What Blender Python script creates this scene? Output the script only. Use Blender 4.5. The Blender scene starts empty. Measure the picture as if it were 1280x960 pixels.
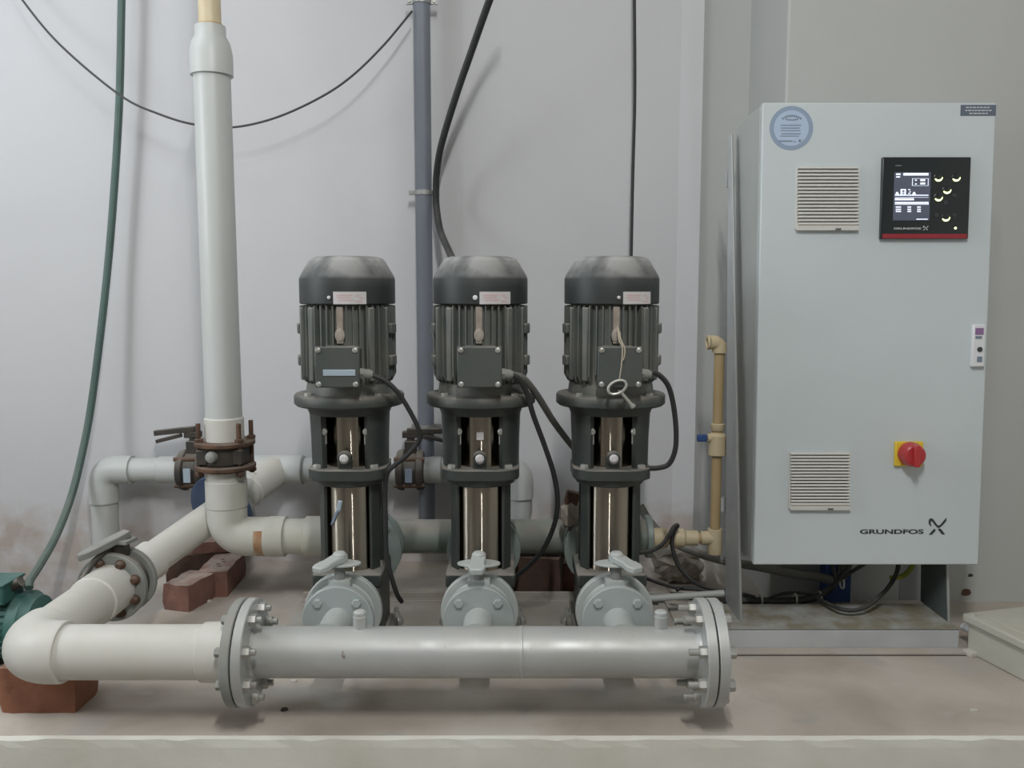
import bpy, math, random
from mathutils import Vector, Matrix
random.seed(7)
S = bpy.context.scene
COL = S.collection
PI = math.pi
R = math.radians

# ------------------------------------------------------------------ camera, light, exposure
F_PX, EYE, PITCH = 1100.0, 0.90, R(6.1)
cam_d = bpy.data.cameras.new('camera'); cam_d.sensor_width = 36; cam_d.lens = F_PX / 1280 * 36
cam_d.clip_start = 0.05
cam = bpy.data.objects.new('camera', cam_d); COL.objects.link(cam)
cam.location = (0, 0, EYE); cam.rotation_euler = (R(90) - PITCH, 0, 0)
S.camera = cam
S.view_settings.view_transform = 'Standard'; S.view_settings.look = 'None'
S.view_settings.gamma = 1.0; S.view_settings.use_curve_mapping = False
S.view_settings.exposure = 0.0
w = bpy.data.worlds.new('world'); S.world = w; w.use_nodes = True
w.node_tree.nodes['Background'].inputs[0].default_value = (0.8, 0.85, 0.9, 1)
w.node_tree.nodes['Background'].inputs[1].default_value = 0.25

def area(name, loc, aim, sx, sy, power, colour):
    d = bpy.data.lights.new(name, 'AREA'); d.shape = 'RECTANGLE'; d.size = sx; d.size_y = sy
    d.energy = power; d.color = colour
    o = bpy.data.objects.new(name, d); COL.objects.link(o); o.location = loc
    o.rotation_euler = (Vector(aim) - Vector(loc)).to_track_quat('-Z', 'Y').to_euler()
    return o
LAMP_A = (-1.72, 1.72, 2.55)     # tube along X near the left wall
LAMP_B = (0.10, 0.15, 2.66)      # tube along Y behind the photographer
area('lamp_light_left', (LAMP_A[0], LAMP_A[1], LAMP_A[2] - .05), (-1.2, 2.5, 0.7), 1.2, .25, 8.5, (.88, .945, 1.0))
area('lamp_light_rear', (LAMP_B[0], LAMP_B[1], LAMP_B[2] - .05), (LAMP_B[0], 1.0, 0.4), .05, 1.0, 60, (1.0, .99, .975))
area('window_light_left', (-2.40, 1.33, 1.45), (-.3, 2.3, .9), .6, 1.0, 20, (.92, .965, 1.0))

# ------------------------------------------------------------------ helpers
def P(px, py, Y):
    """point at depth Y that the photograph shows at this pixel (surveying aid)"""
    a = (px - 640) / F_PX; b = (480 - py) / F_PX
    c, s = math.cos(PITCH), math.sin(PITCH)
    t = Y / (c + b * s)
    return Vector((a * t, Y, EYE + t * (-s + b * c)))

def frame_of(d):
    d = Vector(d).normalized()
    a = Vector((0, 0, 1)) if abs(d.z) < .9 else Vector((1, 0, 0))
    u = a.cross(d).normalized(); v = d.cross(u)
    return u, v, d

class B:
    def __init__(self): self.v = []; self.f = []
    def add(self, vs, fs):
        n = len(self.v); self.v += [Vector(x) for x in vs]; self.f += [tuple(i + n for i in f) for f in fs]; return self
    def box(self, c, s, rot=None):
        c = Vector(c); hx, hy, hz = s[0] / 2, s[1] / 2, s[2] / 2
        vs = [Vector((x, y, z)) for x in (-hx, hx) for y in (-hy, hy) for z in (-hz, hz)]
        if rot is not None: vs = [rot @ q for q in vs]
        return self.add([q + c for q in vs], [(0, 1, 3, 2), (4, 6, 7, 5), (0, 4, 5, 1), (2, 3, 7, 6), (0, 2, 6, 4), (1, 5, 7, 3)])
    def lathe(self, prof, o=(0, 0, 0), d=(0, 0, 1), seg=32, cap0=True, cap1=True, a0=0.0, a1=2 * PI):
        u, v, d = frame_of(d); o = Vector(o); full = abs(a1 - a0 - 2 * PI) < 1e-6
        n = seg if full else seg + 1
        vs = []
        for r, h in prof:
            for i in range(n):
                t = a0 + (a1 - a0) * i / seg
                vs.append(o + d * h + (u * math.cos(t) + v * math.sin(t)) * max(r, 1e-5))
        fs = []
        for k in range(len(prof) - 1):
            for i in range(n if full else n - 1):
                j = (i + 1) % n
                fs.append((k * n + i, k * n + j, (k + 1) * n + j, (k + 1) * n + i))
        if full and cap0: fs.append(tuple(range(n - 1, -1, -1)))
        if full and cap1: fs.append(tuple((len(prof) - 1) * n + i for i in range(n)))
        return self.add(vs, fs)
    def cyl(self, p0, p1, r0, r1=None, seg=24):
        p0, p1 = Vector(p0), Vector(p1)
        return self.lathe([(r0, 0), (r0 if r1 is None else r1, (p1 - p0).length)], p0, p1 - p0, seg)
    def ring(self, p0, p1, ro, ri, seg=32):
        p0, p1 = Vector(p0), Vector(p1); h = (p1 - p0).length
        return self.lathe([(ri, 0), (ro, 0), (ro, h), (ri, h), (ri, 0)], p0, p1 - p0, seg, False, False)
    def disc(self, p0, p1, r, c=.002, seg=40):
        p0, p1 = Vector(p0), Vector(p1); h = (p1 - p0).length
        return self.lathe([(r - c, 0), (r, c), (r, h - c), (r - c, h)], p0, p1 - p0, seg)
    def tube(self, pts, r, seg=12, caps=True):
        pts = [Vector(p) for p in pts]; n = len(pts)
        rs = r if isinstance(r, (list, tuple)) else [r] * n
        tg = [(pts[min(i + 1, n - 1)] - pts[max(i - 1, 0)]).normalized() for i in range(n)]
        u, v, _ = frame_of(tg[0]); vs = []
        for i in range(n):
            if i:
                u = (u - tg[i] * u.dot(tg[i])).normalized(); v = tg[i].cross(u)
            for k in range(seg):
                t = 2 * PI * k / seg
                vs.append(pts[i] + (u * math.cos(t) + v * math.sin(t)) * rs[i])
        fs = [(i * seg + k, i * seg + (k + 1) % seg, (i + 1) * seg + (k + 1) % seg, (i + 1) * seg + k)
              for i in range(n - 1) for k in range(seg)]
        if caps: fs += [tuple(range(seg - 1, -1, -1)), tuple((n - 1) * seg + k for k in range(seg))]
        return self.add(vs, fs)
    def prism(self, poly, o, ux, uy, h):
        """polygon in the plane (ux, uy) at o, thickness h along ux x uy"""
        o, ux, uy = Vector(o), Vector(ux).normalized(), Vector(uy).normalized(); nz = ux.cross(uy); n = len(poly)
        vs = [o + ux * x + uy * y for x, y in poly] + [o + ux * x + uy * y + nz * h for x, y in poly]
        fs = [tuple(range(n - 1, -1, -1)), tuple(range(n, 2 * n))] + [(i, (i + 1) % n, n + (i + 1) % n, n + i) for i in range(n)]
        return self.add(vs, fs)
    def ball(self, c, r, seg=16, rings=8, sc=(1, 1, 1)):
        c = Vector(c); vs = [c + Vector((0, 0, -r * sc[2]))]; fs = []
        for k in range(1, rings):
            t = -PI / 2 + PI * k / rings
            for i in range(seg):
                a = 2 * PI * i / seg
                vs.append(c + Vector((r * math.cos(t) * math.cos(a) * sc[0], r * math.cos(t) * math.sin(a) * sc[1], r * math.sin(t) * sc[2])))
        vs.append(c + Vector((0, 0, r * sc[2])))
        for i in range(seg): fs.append((0, 1 + (i + 1) % seg, 1 + i))
        for k in range(rings - 2):
            for i in range(seg):
                a = 1 + k * seg + i; b = 1 + k * seg + (i + 1) % seg
                fs.append((a, b, b + seg, a + seg))
        l = len(vs) - 1; q = 1 + (rings - 2) * seg
        for i in range(seg): fs.append((q + i, q + (i + 1) % seg, l))
        return self.add(vs, fs)

def spline(pts, n=8):
    pts = [Vector(p) for p in pts]; out = []
    q = [2 * pts[0] - pts[1]] + pts + [2 * pts[-1] - pts[-2]]
    for i in range(1, len(q) - 2):
        for k in range(n):
            t = k / n; a, b, c, d = q[i - 1], q[i], q[i + 1], q[i + 2]
            out.append(.5 * ((2 * b) + (c - a) * t + (2 * a - 5 * b + 4 * c - d) * t * t + (3 * b - a - 3 * c + d) * t ** 3))
    out.append(pts[-1]); return out

def bend(p0, corner, p1, rad, n=10):
    """two straight legs joined by a round bend"""
    p0, k, p1 = Vector(p0), Vector(corner), Vector(p1)
    a = (p0 - k).normalized(); b = (p1 - k).normalized(); ang = a.angle(b)
    tl = rad / math.tan(ang / 2); c = k + (a + b).normalized() * (rad / math.sin(ang / 2))
    s, e = k + a * tl, k + b * tl; out = [p0]
    va, vb = s - c, e - c
    for i in range(n + 1):
        t = i / n; th = va.angle(vb)
        out.append(c + (va * math.sin((1 - t) * th) + vb * math.sin(t * th)) / math.sin(th))
    out.append(p1); return out

def mesh_obj(name, b, m, parent=None, smooth=35, bevel=0.0, org=None, seg=2):
    me = bpy.data.meshes.new(name)
    o3 = Vector(org) if org is not None else Vector((0, 0, 0))
    me.from_pydata([tuple(q - o3) for q in b.v], [], b.f); me.update()
    o = bpy.data.objects.new(name, me); COL.objects.link(o)
    if m: me.materials.append(m)
    if smooth:
        me.polygons.foreach_set('use_smooth', [True] * len(me.polygons))
        me.set_sharp_from_angle(angle=R(smooth))
    if bevel:
        md = o.modifiers.new('bevel', 'BEVEL'); md.width = bevel; md.segments = seg; md.limit_method = 'ANGLE'; md.angle_limit = R(40)
    if parent is not None: o.parent = parent
    return o

def tag(o, label=None, cat=None, group=None, kind=None):
    if label: o['label'] = label
    if cat: o['category'] = cat
    if group: o['group'] = group
    if kind: o['kind'] = kind
    return o

def thing(name, loc, label, cat, group=None, rot=(0, 0, 0)):
    o = bpy.data.objects.new(name, None); o.empty_display_size = .05; COL.objects.link(o)
    o.location = loc; o.rotation_euler = rot
    return tag(o, label, cat, group)

def part(name, b, m, parent, world=False, label=None, **kw):
    """world=True: the shape is in scene metres, the (unrotated) chain of parents is subtracted"""
    org = None
    if world:
        org = Vector((0, 0, 0)); p = parent
        while p is not None: org += p.location; p = p.parent
    o = mesh_obj(name, b, m, parent, org=org, **kw)
    if label: o['label'] = label
    return o

def solo(name, b, m, label, cat, group=None, org=None, **kw):
    if org is None:
        zs = sorted(b.v, key=lambda q: q.z); org = Vector((sum(q.x for q in b.v) / len(b.v), sum(q.y for q in b.v) / len(b.v), zs[0].z))
    o = mesh_obj(name, b, m, None, org=org, **kw); o.location = org
    return tag(o, label, cat, group)

def struct(name, b, m, **kw):
    o = mesh_obj(name, b, m, None, **kw); o['kind'] = 'structure'; return o

def copy_tree(o, parent=None):
    c = o.copy(); COL.objects.link(c)
    if parent is not None: c.parent = parent
    for ch in list(o.children): copy_tree(ch, c)
    return c

# ------------------------------------------------------------------ materials
def lin(c):
    return tuple(((x / 255) / 12.92 if x / 255 <= .04045 else ((x / 255 + .055) / 1.055) ** 2.4) for x in c) + (1,)

def mat(name, rgb, rough=.5, metal=0.0, vary=None, scale=8.0, amount=.6, bump=0.0, bscale=60.0, dust=0.0,
        dust_rgb=(158, 152, 142), spots=None, spot_scale=25, spot_cut=.68, coat=0.0, aniso=0.0):
    m = bpy.data.materials.new(name); m.use_nodes = True
    nt = m.node_tree; N, L = nt.nodes, nt.links; bs = N['Principled BSDF']
    bs.inputs['Roughness'].default_value = rough; bs.inputs['Metallic'].default_value = metal
    if coat: bs.inputs['Coat Weight'].default_value = coat
    tc = N.new('ShaderNodeTexCoord'); cur = None
    def noise(sc, det=6, dist=0.0):
        n = N.new('ShaderNodeTexNoise'); n.inputs['Scale'].default_value = sc; n.inputs['Detail'].default_value = det
        n.inputs['Distortion'].default_value = dist
        L.new(tc.outputs['Object'], n.inputs['Vector']); return n.outputs[0]
    def ramp(src, a, b):
        r = N.new('ShaderNodeMapRange'); r.inputs[1].default_value = a; r.inputs[2].default_value = b
        L.new(src, r.inputs[0]); return r.outputs[0]
    def mul(a, k):
        q = N.new('ShaderNodeMath'); q.operation = 'MULTIPLY'
        L.new(a, q.inputs[0])
        if isinstance(k, (int, float)): q.inputs[1].default_value = k
        else: L.new(k, q.inputs[1])
        return q.outputs[0]
    def mix(fac, a, b):
        x = N.new('ShaderNodeMix'); x.data_type = 'RGBA'
        L.new(fac, x.inputs[0])
        for s, val in ((6, a), (7, b)):
            if isinstance(val, tuple): x.inputs[s].default_value = val
            else: L.new(val, x.inputs[s])
        return x.outputs[2]
    cur = lin(rgb)
    if vary: cur = mix(mul(ramp(noise(scale, 8, .4), .35, .68), amount), cur, lin(vary))
    if spots: cur = mix(ramp(noise(spot_scale, 3), spot_cut, spot_cut + .05), cur, lin(spots))
    if dust:
        g = N.new('ShaderNodeNewGeometry'); sp = N.new('ShaderNodeSeparateXYZ'); L.new(g.outputs['Normal'], sp.inputs[0])
        up = ramp(sp.outputs[2], .1, .65)
        dn = ramp(noise(14, 6, .3), .25, .6)
        fac = mul(mul(up, dn), dust)
        cur = mix(fac, cur, lin(dust_rgb))
        rr = N.new('ShaderNodeMix'); L.new(fac, rr.inputs[0]); rr.inputs[2].default_value = rough; rr.inputs[3].default_value = .9
        L.new(rr.outputs[0], bs.inputs['Roughness'])
        if metal:
            mm = N.new('ShaderNodeMix'); L.new(fac, mm.inputs[0]); mm.inputs[2].default_value = metal; mm.inputs[3].default_value = 0
            L.new(mm.outputs[0], bs.inputs['Metallic'])
    if isinstance(cur, tuple): bs.inputs['Base Color'].default_value = cur
    else: L.new(cur, bs.inputs['Base Color'])
    if bump:
        bp = N.new('ShaderNodeBump'); bp.inputs['Strength'].default_value = bump; bp.inputs['Distance'].default_value = .004
        L.new(noise(bscale, 6), bp.inputs['Height']); L.new(bp.outputs[0], bs.inputs['Normal'])
    if aniso:
        tn = N.new('ShaderNodeTangent'); tn.direction_type = 'RADIAL'; tn.axis = 'Z'
        L.new(tn.outputs[0], bs.inputs['Tangent']); bs.inputs['Anisotropic'].default_value = aniso; bs.inputs['Anisotropic Rotation'].default_value = .25
    return m

def brushed(m):
    """turned finish: a second, strongly anisotropic lobe drawn out along the tube"""
    nt = m.node_tree; N, L = nt.nodes, nt.links; bs = N['Principled BSDF']; out = [n for n in N if n.type == 'OUTPUT_MATERIAL'][0]
    g = N.new('ShaderNodeBsdfAnisotropic'); g.inputs['Color'].default_value = lin((194, 186, 172))
    g.inputs['Roughness'].default_value = .2; g.inputs['Anisotropy'].default_value = .94
    tn = N.new('ShaderNodeTangent'); tn.direction_type = 'RADIAL'; tn.axis = 'Z'; L.new(tn.outputs[0], g.inputs['Tangent'])
    x = N.new('ShaderNodeMixShader'); x.inputs[0].default_value = .42
    L.new(bs.outputs[0], x.inputs[1]); L.new(g.outputs[0], x.inputs[2]); L.new(x.outputs[0], out.inputs[0])

def glow(name, rgb, strength):
    m = bpy.data.materials.new(name); m.use_nodes = True; bs = m.node_tree.nodes['Principled BSDF']
    bs.inputs['Base Color'].default_value = lin(rgb); bs.inputs['Emission Color'].default_value = lin(rgb)
    bs.inputs['Emission Strength'].default_value = strength; return m

def wall_mat(name, rgb, vary, low, top):
    """painted plaster, dirty and bare towards its foot (dirt in metres above the slab)"""
    m = mat(name, rgb, .85, vary=vary, scale=2.2, amount=.5, bump=.12, bscale=45)
    nt = m.node_tree; N, L = nt.nodes, nt.links; bs = N['Principled BSDF']
    src = bs.inputs['Base Color'].links[0].from_socket
    g = N.new('ShaderNodeNewGeometry'); sp = N.new('ShaderNodeSeparateXYZ'); L.new(g.outputs['Position'], sp.inputs[0])
    nz = N.new('ShaderNodeTexNoise'); nz.inputs['Scale'].default_value = 6; nz.inputs['Detail'].default_value = 8
    L.new(g.outputs['Position'], nz.inputs['Vector'])
    ma = N.new('ShaderNodeMath'); ma.operation = 'MULTIPLY_ADD'; L.new(nz.outputs[0], ma.inputs[0]); ma.inputs[1].default_value = .35
    L.new(sp.outputs[2], ma.inputs[2])
    r = N.new('ShaderNodeMapRange'); r.inputs[1].default_value = top + .22; r.inputs[2].default_value = top + .08
    L.new(ma.outputs[0], r.inputs[0])
    n2 = N.new('ShaderNodeTexNoise'); n2.inputs['Scale'].default_value = 14; n2.inputs['Detail'].default_value = 8; L.new(g.outputs['Position'], n2.inputs['Vector'])
    r2 = N.new('ShaderNodeMapRange'); r2.inputs[1].default_value = .3; r2.inputs[2].default_value = .6; L.new(n2.outputs[0], r2.inputs[0])
    k = N.new('ShaderNodeMath'); k.operation = 'MULTIPLY'; L.new(r.outputs[0], k.inputs[0]); L.new(r2.outputs[0], k.inputs[1])
    x = N.new('ShaderNodeMix'); x.data_type = 'RGBA'; L.new(k.outputs[0], x.inputs[0]); L.new(src, x.inputs[6]); x.inputs[7].default_value = lin(low)
    L.new(x.outputs[2], bs.inputs['Base Color']); return m

M = {}
M['wall'] = wall_mat('wall_paint', (208, 208, 210), (200, 200, 202), (184, 173, 165), .18)
M['wall_shaded'] = wall_mat('wall_paint_shaded', (188, 190, 188), (180, 182, 180), (150, 140, 130), -.08)  # same plaster, colour darkened to carry the dimmer light at right
M['ceil'] = mat('ceiling_paint', (225, 225, 222), .9)
M['slab'] = mat('slab_concrete', (196, 189, 179), .85, vary=(160, 148, 135), scale=3.4, amount=.85, bump=.4, bscale=28, spots=(178, 172, 164), spot_scale=6, spot_cut=.58)
M['slab_face'] = mat('slab_whitewash', (226, 226, 217), .85, vary=(202, 199, 186), scale=5, amount=.6, bump=.4, bscale=30)
M['floor'] = mat('floor_concrete', (160, 152, 144), .85, vary=(130, 122, 112), scale=3, bump=.2)
M['black'] = mat('pump_black_paint', (54, 60, 58), .42, vary=(74, 77, 73), scale=9, amount=.6, dust=.75, bump=.08, bscale=90)
M['cover'] = mat('fan_cover_paint', (42, 46, 47), .5, vary=(58, 61, 61), scale=7, amount=.5, dust=1.0, dust_rgb=(172, 172, 170))
M['motor'] = mat('motor_grey_paint', (86, 93, 91), .42, vary=(122, 119, 110), scale=11, amount=.6, dust=.8)
M['box'] = mat('terminal_box_paint', (74, 80, 78), .5, vary=(88, 88, 84), scale=10, amount=.5, dust=.5)
M['steel'] = mat('stainless_steel', (156, 148, 134), .2, 1.0, vary=(140, 131, 116), scale=4, amount=.5, aniso=1.0)
brushed(M['steel'])
M['silver'] = mat('silver_paint', (196, 199, 199), .37, .4, vary=(174, 176, 172), scale=5, amount=.7, spots=(135, 118, 112), spot_scale=28, spot_cut=.70, dust=.35, dust_rgb=(182, 178, 168))
M['silver_w'] = mat('pale_silver_paint', (190, 196, 194), .5, .1, vary=(170, 176, 174), scale=8, amount=.6, dust=.4, dust_rgb=(190, 187, 180))
M['disc_f'] = mat('blue_grey_flange_paint', (174, 183, 183), .5, .1, vary=(160, 168, 167), scale=8, amount=.6, dust=.4, dust_rgb=(186, 184, 178))
M['bolt'] = mat('plated_bolt', (186, 188, 184), .4, .5, vary=(150, 145, 135), scale=30)
M['gasket'] = mat('rubber_gasket', (45, 46, 46), .8)
M['pvc'] = mat('pvc_white', (214, 213, 206), .36, vary=(204, 202, 192), scale=6, amount=.6, dust=.3, dust_rgb=(196, 190, 178), spots=(168, 156, 140), spot_scale=22, spot_cut=.72)
M['pvc_old'] = mat('pvc_weathered', (206, 206, 198), .42, vary=(186, 185, 170), scale=6, amount=.8, dust=.35, spots=(140, 100, 84), spot_scale=18, spot_cut=.70)
M['pvc_grey'] = mat('pvc_grey_white', (200, 203, 201), .4, vary=(192, 195, 191), scale=3, amount=.6)
M['cream'] = mat('cpvc_cream', (214, 200, 168), .45, vary=(200, 182, 142), scale=10, amount=.6)
M['tan'] = mat('cpvc_tan', (190, 168, 128), .5, vary=(176, 150, 106), scale=8, amount=.6)
M['rust'] = mat('rusty_iron', (112, 84, 66), .8, .2, vary=(72, 58, 50), scale=25, amount=.9, bump=.3, bscale=120, dust=.35)
M['rust_o'] = mat('orange_rust', (158, 112, 74), .9, vary=(190, 172, 146), scale=22, amount=1.0)
M['iron'] = mat('dark_cast_iron', (52, 52, 50), .6, vary=(78, 68, 60), scale=18, amount=.7, dust=.6)
M['grey_fl'] = mat('grey_painted_iron', (150, 154, 150), .6, vary=(128, 130, 124), scale=12, amount=.7, dust=.5)
M['lever'] = mat('grey_lever', (138, 140, 138), .6, vary=(112, 112, 108), scale=15, amount=.6, dust=.6, dust_rgb=(176, 174, 168))
M['greenish'] = mat('grey_green_steel', (128, 138, 132), .55, .1, vary=(146, 148, 140), scale=10, amount=.6, dust=.8, dust_rgb=(150, 143, 132))
M['disc'] = mat('grey_green_flange', (146, 158, 154), .5, .1, vary=(128, 138, 134), scale=9, amount=.5)
M['navy'] = mat('blue_flange_paint', (62, 80, 112), .6, vary=(80, 92, 112), scale=12)
M['brick'] = mat('red_brick', (138, 100, 88), .9, vary=(108, 80, 72), scale=14, amount=.8, bump=.7, bscale=70, dust=1.3, dust_rgb=(176, 158, 148))
M['brick_d'] = mat('dark_brick', (84, 62, 52), .9, vary=(64, 52, 46), scale=14, amount=.8, bump=.7, bscale=70, dust=1.3, dust_rgb=(124, 108, 96))
M['brick_o'] = mat('orange_brick', (152, 104, 80), .9, vary=(130, 88, 70), scale=12, amount=.7, bump=.7, bscale=60, dust=.3)
M['cable'] = mat('black_cable', (44, 46, 46), .55, dust=.45, dust_rgb=(110, 108, 104))
M['cable_g'] = mat('grey_cable', (122, 122, 117), .6, dust=.4)
M['hose'] = mat('green_hose', (86, 110, 103), .5, vary=(74, 92, 87), scale=6, dust=.3)
M['wire'] = mat('dark_wire', (74, 74, 74), .6)
M['upright'] = mat('grey_blue_pipe', (124, 130, 140), .5, vary=(112, 117, 126), scale=4, amount=.6)
M['clamp'] = mat('galvanised_clamp', (170, 172, 170), .45, .5)
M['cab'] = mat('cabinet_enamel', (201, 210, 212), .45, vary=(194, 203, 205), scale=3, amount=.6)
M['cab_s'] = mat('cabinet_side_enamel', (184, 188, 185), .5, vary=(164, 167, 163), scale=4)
M['frame'] = mat('galvanised_frame', (194, 198, 200), .5, .1, vary=(168, 171, 172), scale=7, amount=.6, dust=1.0, dust_rgb=(136, 130, 112))
M['frame_shaded'] = mat('shaded_frame', (88, 98, 98), .6, vary=(76, 84, 82), scale=7)  # shaded copy of the frame colour, for the post under the cabinet
M['vent'] = mat('vent_plastic', (206, 206, 200), .55)
M['vent_d'] = mat('vent_filter', (98, 98, 96), .9)
M['panel'] = mat('panel_black', (30, 36, 38), .3, coat=.3)
M['red_bar'] = mat('panel_red', (150, 44, 52), .5)
M['screen'] = glow('lit_screen', (70, 74, 88), .55)
M['screen_w'] = glow('lit_pixels', (214, 222, 236), .95)
M['led'] = glow('lit_led', (232, 246, 170), 2.2)
M['print_w'] = mat('white_print', (200, 204, 204), .6)
M['print_d'] = mat('dark_print', (52, 56, 60), .6)
M['print_g'] = mat('grey_print', (122, 134, 150), .7)
M['yellow'] = mat('yellow_plastic', (226, 196, 60), .45)
M['red'] = mat('red_plastic', (180, 52, 56), .35, coat=.2)
M['blue_s'] = mat('pale_blue_sticker', (178, 196, 218), .6, vary=(168, 188, 212), scale=30)
M['blue_r'] = mat('blue_sticker_rim', (142, 160, 182), .6)
M['white'] = mat('white_plastic', (222, 224, 226), .45)
M['purple'] = mat('purple_print', (140, 110, 150), .6)
M['pinkish'] = mat('pink_print', (206, 176, 178), .6)
M['plate'] = mat('pale_sticker', (206, 204, 204), .4)
M['plate_b'] = mat('pale_blue_plate', (176, 192, 204), .35, .2)
M['blue'] = mat('blue_plastic', (52, 84, 140), .5, vary=(46, 74, 122), scale=12)
M['green'] = mat('motor_green', (58, 108, 100), .5, vary=(48, 90, 84), scale=10, amount=.7, dust=.5, dust_rgb=(130, 150, 146))
M['jbox'] = mat('junction_box_grey', (192, 192, 182), .6, vary=(180, 178, 164), scale=8, amount=.7, dust=.5, dust_rgb=(190, 184, 170))
M['key'] = mat('key_steel', (196, 196, 190), .35, .7)
M['string'] = mat('string', (176, 166, 148), .9)
M['cloth'] = mat('dirty_cloth', (172, 164, 154), .95, vary=(132, 120, 108), scale=22, amount=.9)
M['bag'] = mat('dusty_plastic_bag', (168, 160, 148), .45, vary=(146, 138, 124), scale=20)
M['bag'].node_tree.nodes['Principled BSDF'].inputs['Transmission Weight'].default_value = .35
M['tie'] = mat('white_tie', (206, 206, 200), .5)
M['chip'] = mat('pale_chip', (200, 196, 188), .9)
M['stone'] = mat('dark_stone', (70, 66, 62), .95)
M['skid'] = mat('dusty_skid', (168, 166, 160), .6, .1, vary=(150, 140, 128), scale=6, amount=.8, spots=(150, 112, 84), spot_scale=5, spot_cut=.70, dust=.6, dust_rgb=(170, 164, 154))
M['lamp'] = glow('lamp_tube', (240, 246, 255), 3.0)
M['yg'] = mat('yellow_green_wire', (150, 160, 60), .6)

# ------------------------------------------------------------------ setting
PX0, PY0, WY, LOW = -1.13, 1.69, 2.86, -.42
b = B().box(((PX0 + 2.3) / 2, (PY0 + 3.2) / 2, LOW / 2), (2.3 - PX0, 3.2 - PY0, -LOW))
slab = struct('plinth', B().box(((PX0 + 2.3) / 2, (PY0 + .012 + 3.2) / 2, LOW / 2), (2.3 - PX0, 3.188 - PY0, -LOW)), M['slab'])
# whitewashed front face, edge slightly broken
rnd = random.Random(3); n = 90; vs = []; fs = []
for i in range(n + 1):
    x = PX0 + (2.3 - PX0) * i / n; j = rnd.uniform(-.002, .001)
    vs += [Vector((x, PY0 + .013, 0)), Vector((x, PY0 + rnd.uniform(0, .0025), j * 2 - .003)), Vector((x, PY0, -.02)), Vector((x, PY0, LOW))]
for i in range(n):
    for k in range(3): fs.append((i * 4 + k, i * 4 + k + 1, i * 4 + k + 5, i * 4 + k + 4))
f = mesh_obj('plinth_face', B().add(vs, [tuple(q) for q in fs]), M['slab_face'], slab, smooth=0)
struct('floor', B().box((-.1, .4, LOW - .02), (5, 6.2, .04)), M['floor'])
XL, XR, YF, CZ = -2.45, 2.25, -2.5, 2.9
# back wall: main plane, shallow chamfered pier, then the wall turns slightly away to the right
def wall_strip(name, x0, y0, x1, y1, m, th=.15):
    return struct(name, B().prism([(x0, y0), (x1, y1), (x1, y1 + th), (x0, y0 + th)], (0, 0, LOW), (1, 0, 0), (0, 1, 0), CZ - LOW), m, smooth=0)
wall_strip('wall_back', XL, WY, .53, WY, M['wall'])
wall_strip('trim_1', .53, WY, .598, WY - .018, M['wall'])
wall_strip('wall_back.001', .598, WY - .004, 1.0, WY - .004, M['wall_shaded'])
PIER_Y = 2.475
pier = struct('wall_right.001', B().box(((.748 + XR + .1) / 2, (PIER_Y + 3.1) / 2, (CZ + LOW) / 2), (XR + .1 - .748, 3.1 - PIER_Y, CZ - LOW)), M['wall_shaded'], bevel=.006)
struct('wall_left', B().box((XL - .075, .3, (CZ + LOW) / 2), (.15, 5.7, CZ - LOW)), M['ceil'])
wf = B()
for dy in (-.33, 0, .33): wf.box((XL + .012, 1.33 + dy, 1.45), (.03, .045, 1.1))
for dz in (-.53, .53): wf.box((XL + .012, 1.33, 1.45 + dz), (.03, .70, .045))
wn = struct('window_1', wf, M['white'], bevel=.003)
for dy in (-.165, .165): mesh_obj('pane', B().box((XL + .006, 1.33 + dy, 1.45), (.006, .29, 1.02)), M['lamp'], wn)
struct('wall_right', B().box((XR + .075, .4, (CZ + LOW) / 2), (.15, 5.9, CZ - LOW)), M['ceil'])
struct('wall_front', B().box((-.1, YF - .075, (CZ + LOW) / 2), (5, .15, CZ - LOW)), M['ceil'])
struct('ceiling', B().box((-.1, .4, CZ + .05), (5, 6.2, .1)), M['ceil'])
# pad under the cabinet frame, with the dark joint along its front
mesh_obj('joint', B().box((.83, 2.0945, .0008), (.76, .004, .0016)), M['stone'], slab)
struct('trim_3', B().box((.81, 2.28, .004), (.74, .37, .008)), M['slab'], bevel=.002)

def lamp(loc, along_x, label):
    t = thing('fluorescent_lamp', loc, label, 'lamp')
    sz = (1.26, .06, .05) if along_x else (.06, 1.06, .05)
    part('housing', B().box((0, 0, .03), sz), M['white'], t, bevel=.004)
    d = Vector((1, 0, 0)) if along_x else Vector((0, 1, 0)); L_ = .6 if along_x else .5
    part('tube', B().cyl(d * -L_, d * L_, .014), M['lamp'], t)
    for s in (-1, 1): part('lamp_holder', B().box(d * (s * (L_ + .012)) + Vector((0, 0, .008)), (.03, .03, .05)), M['white'], t)
    h = CZ - loc[2] - .055
    for s in (-1, 1): part('hanger_rod', B().cyl(d * (s * .45) + Vector((0, 0, .05)), d * (s * .45) + Vector((0, 0, .055 + h)), .004, seg=8), M['clamp'], t)
lamp(LAMP_A, True, 'white fluorescent tube lamp hung from the ceiling towards the left wall')
lamp(LAMP_B, False, 'white fluorescent tube lamp hung from the ceiling behind the viewpoint')

def hexagon(b, p, d, r, h):
    p, d = Vector(p), Vector(d).normalized(); return b.lathe([(r, 0), (r, h * .85), (r * .88, h)], p, d, 6)
def bolt_shape(p, d, r, h, stud=0.0):
    b = B(); hexagon(b, p, d, r, h)
    if stud: b.cyl(Vector(p) + Vector(d) * h, Vector(p) + Vector(d) * (h + stud), r * .55, seg=10)
    return b

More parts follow.
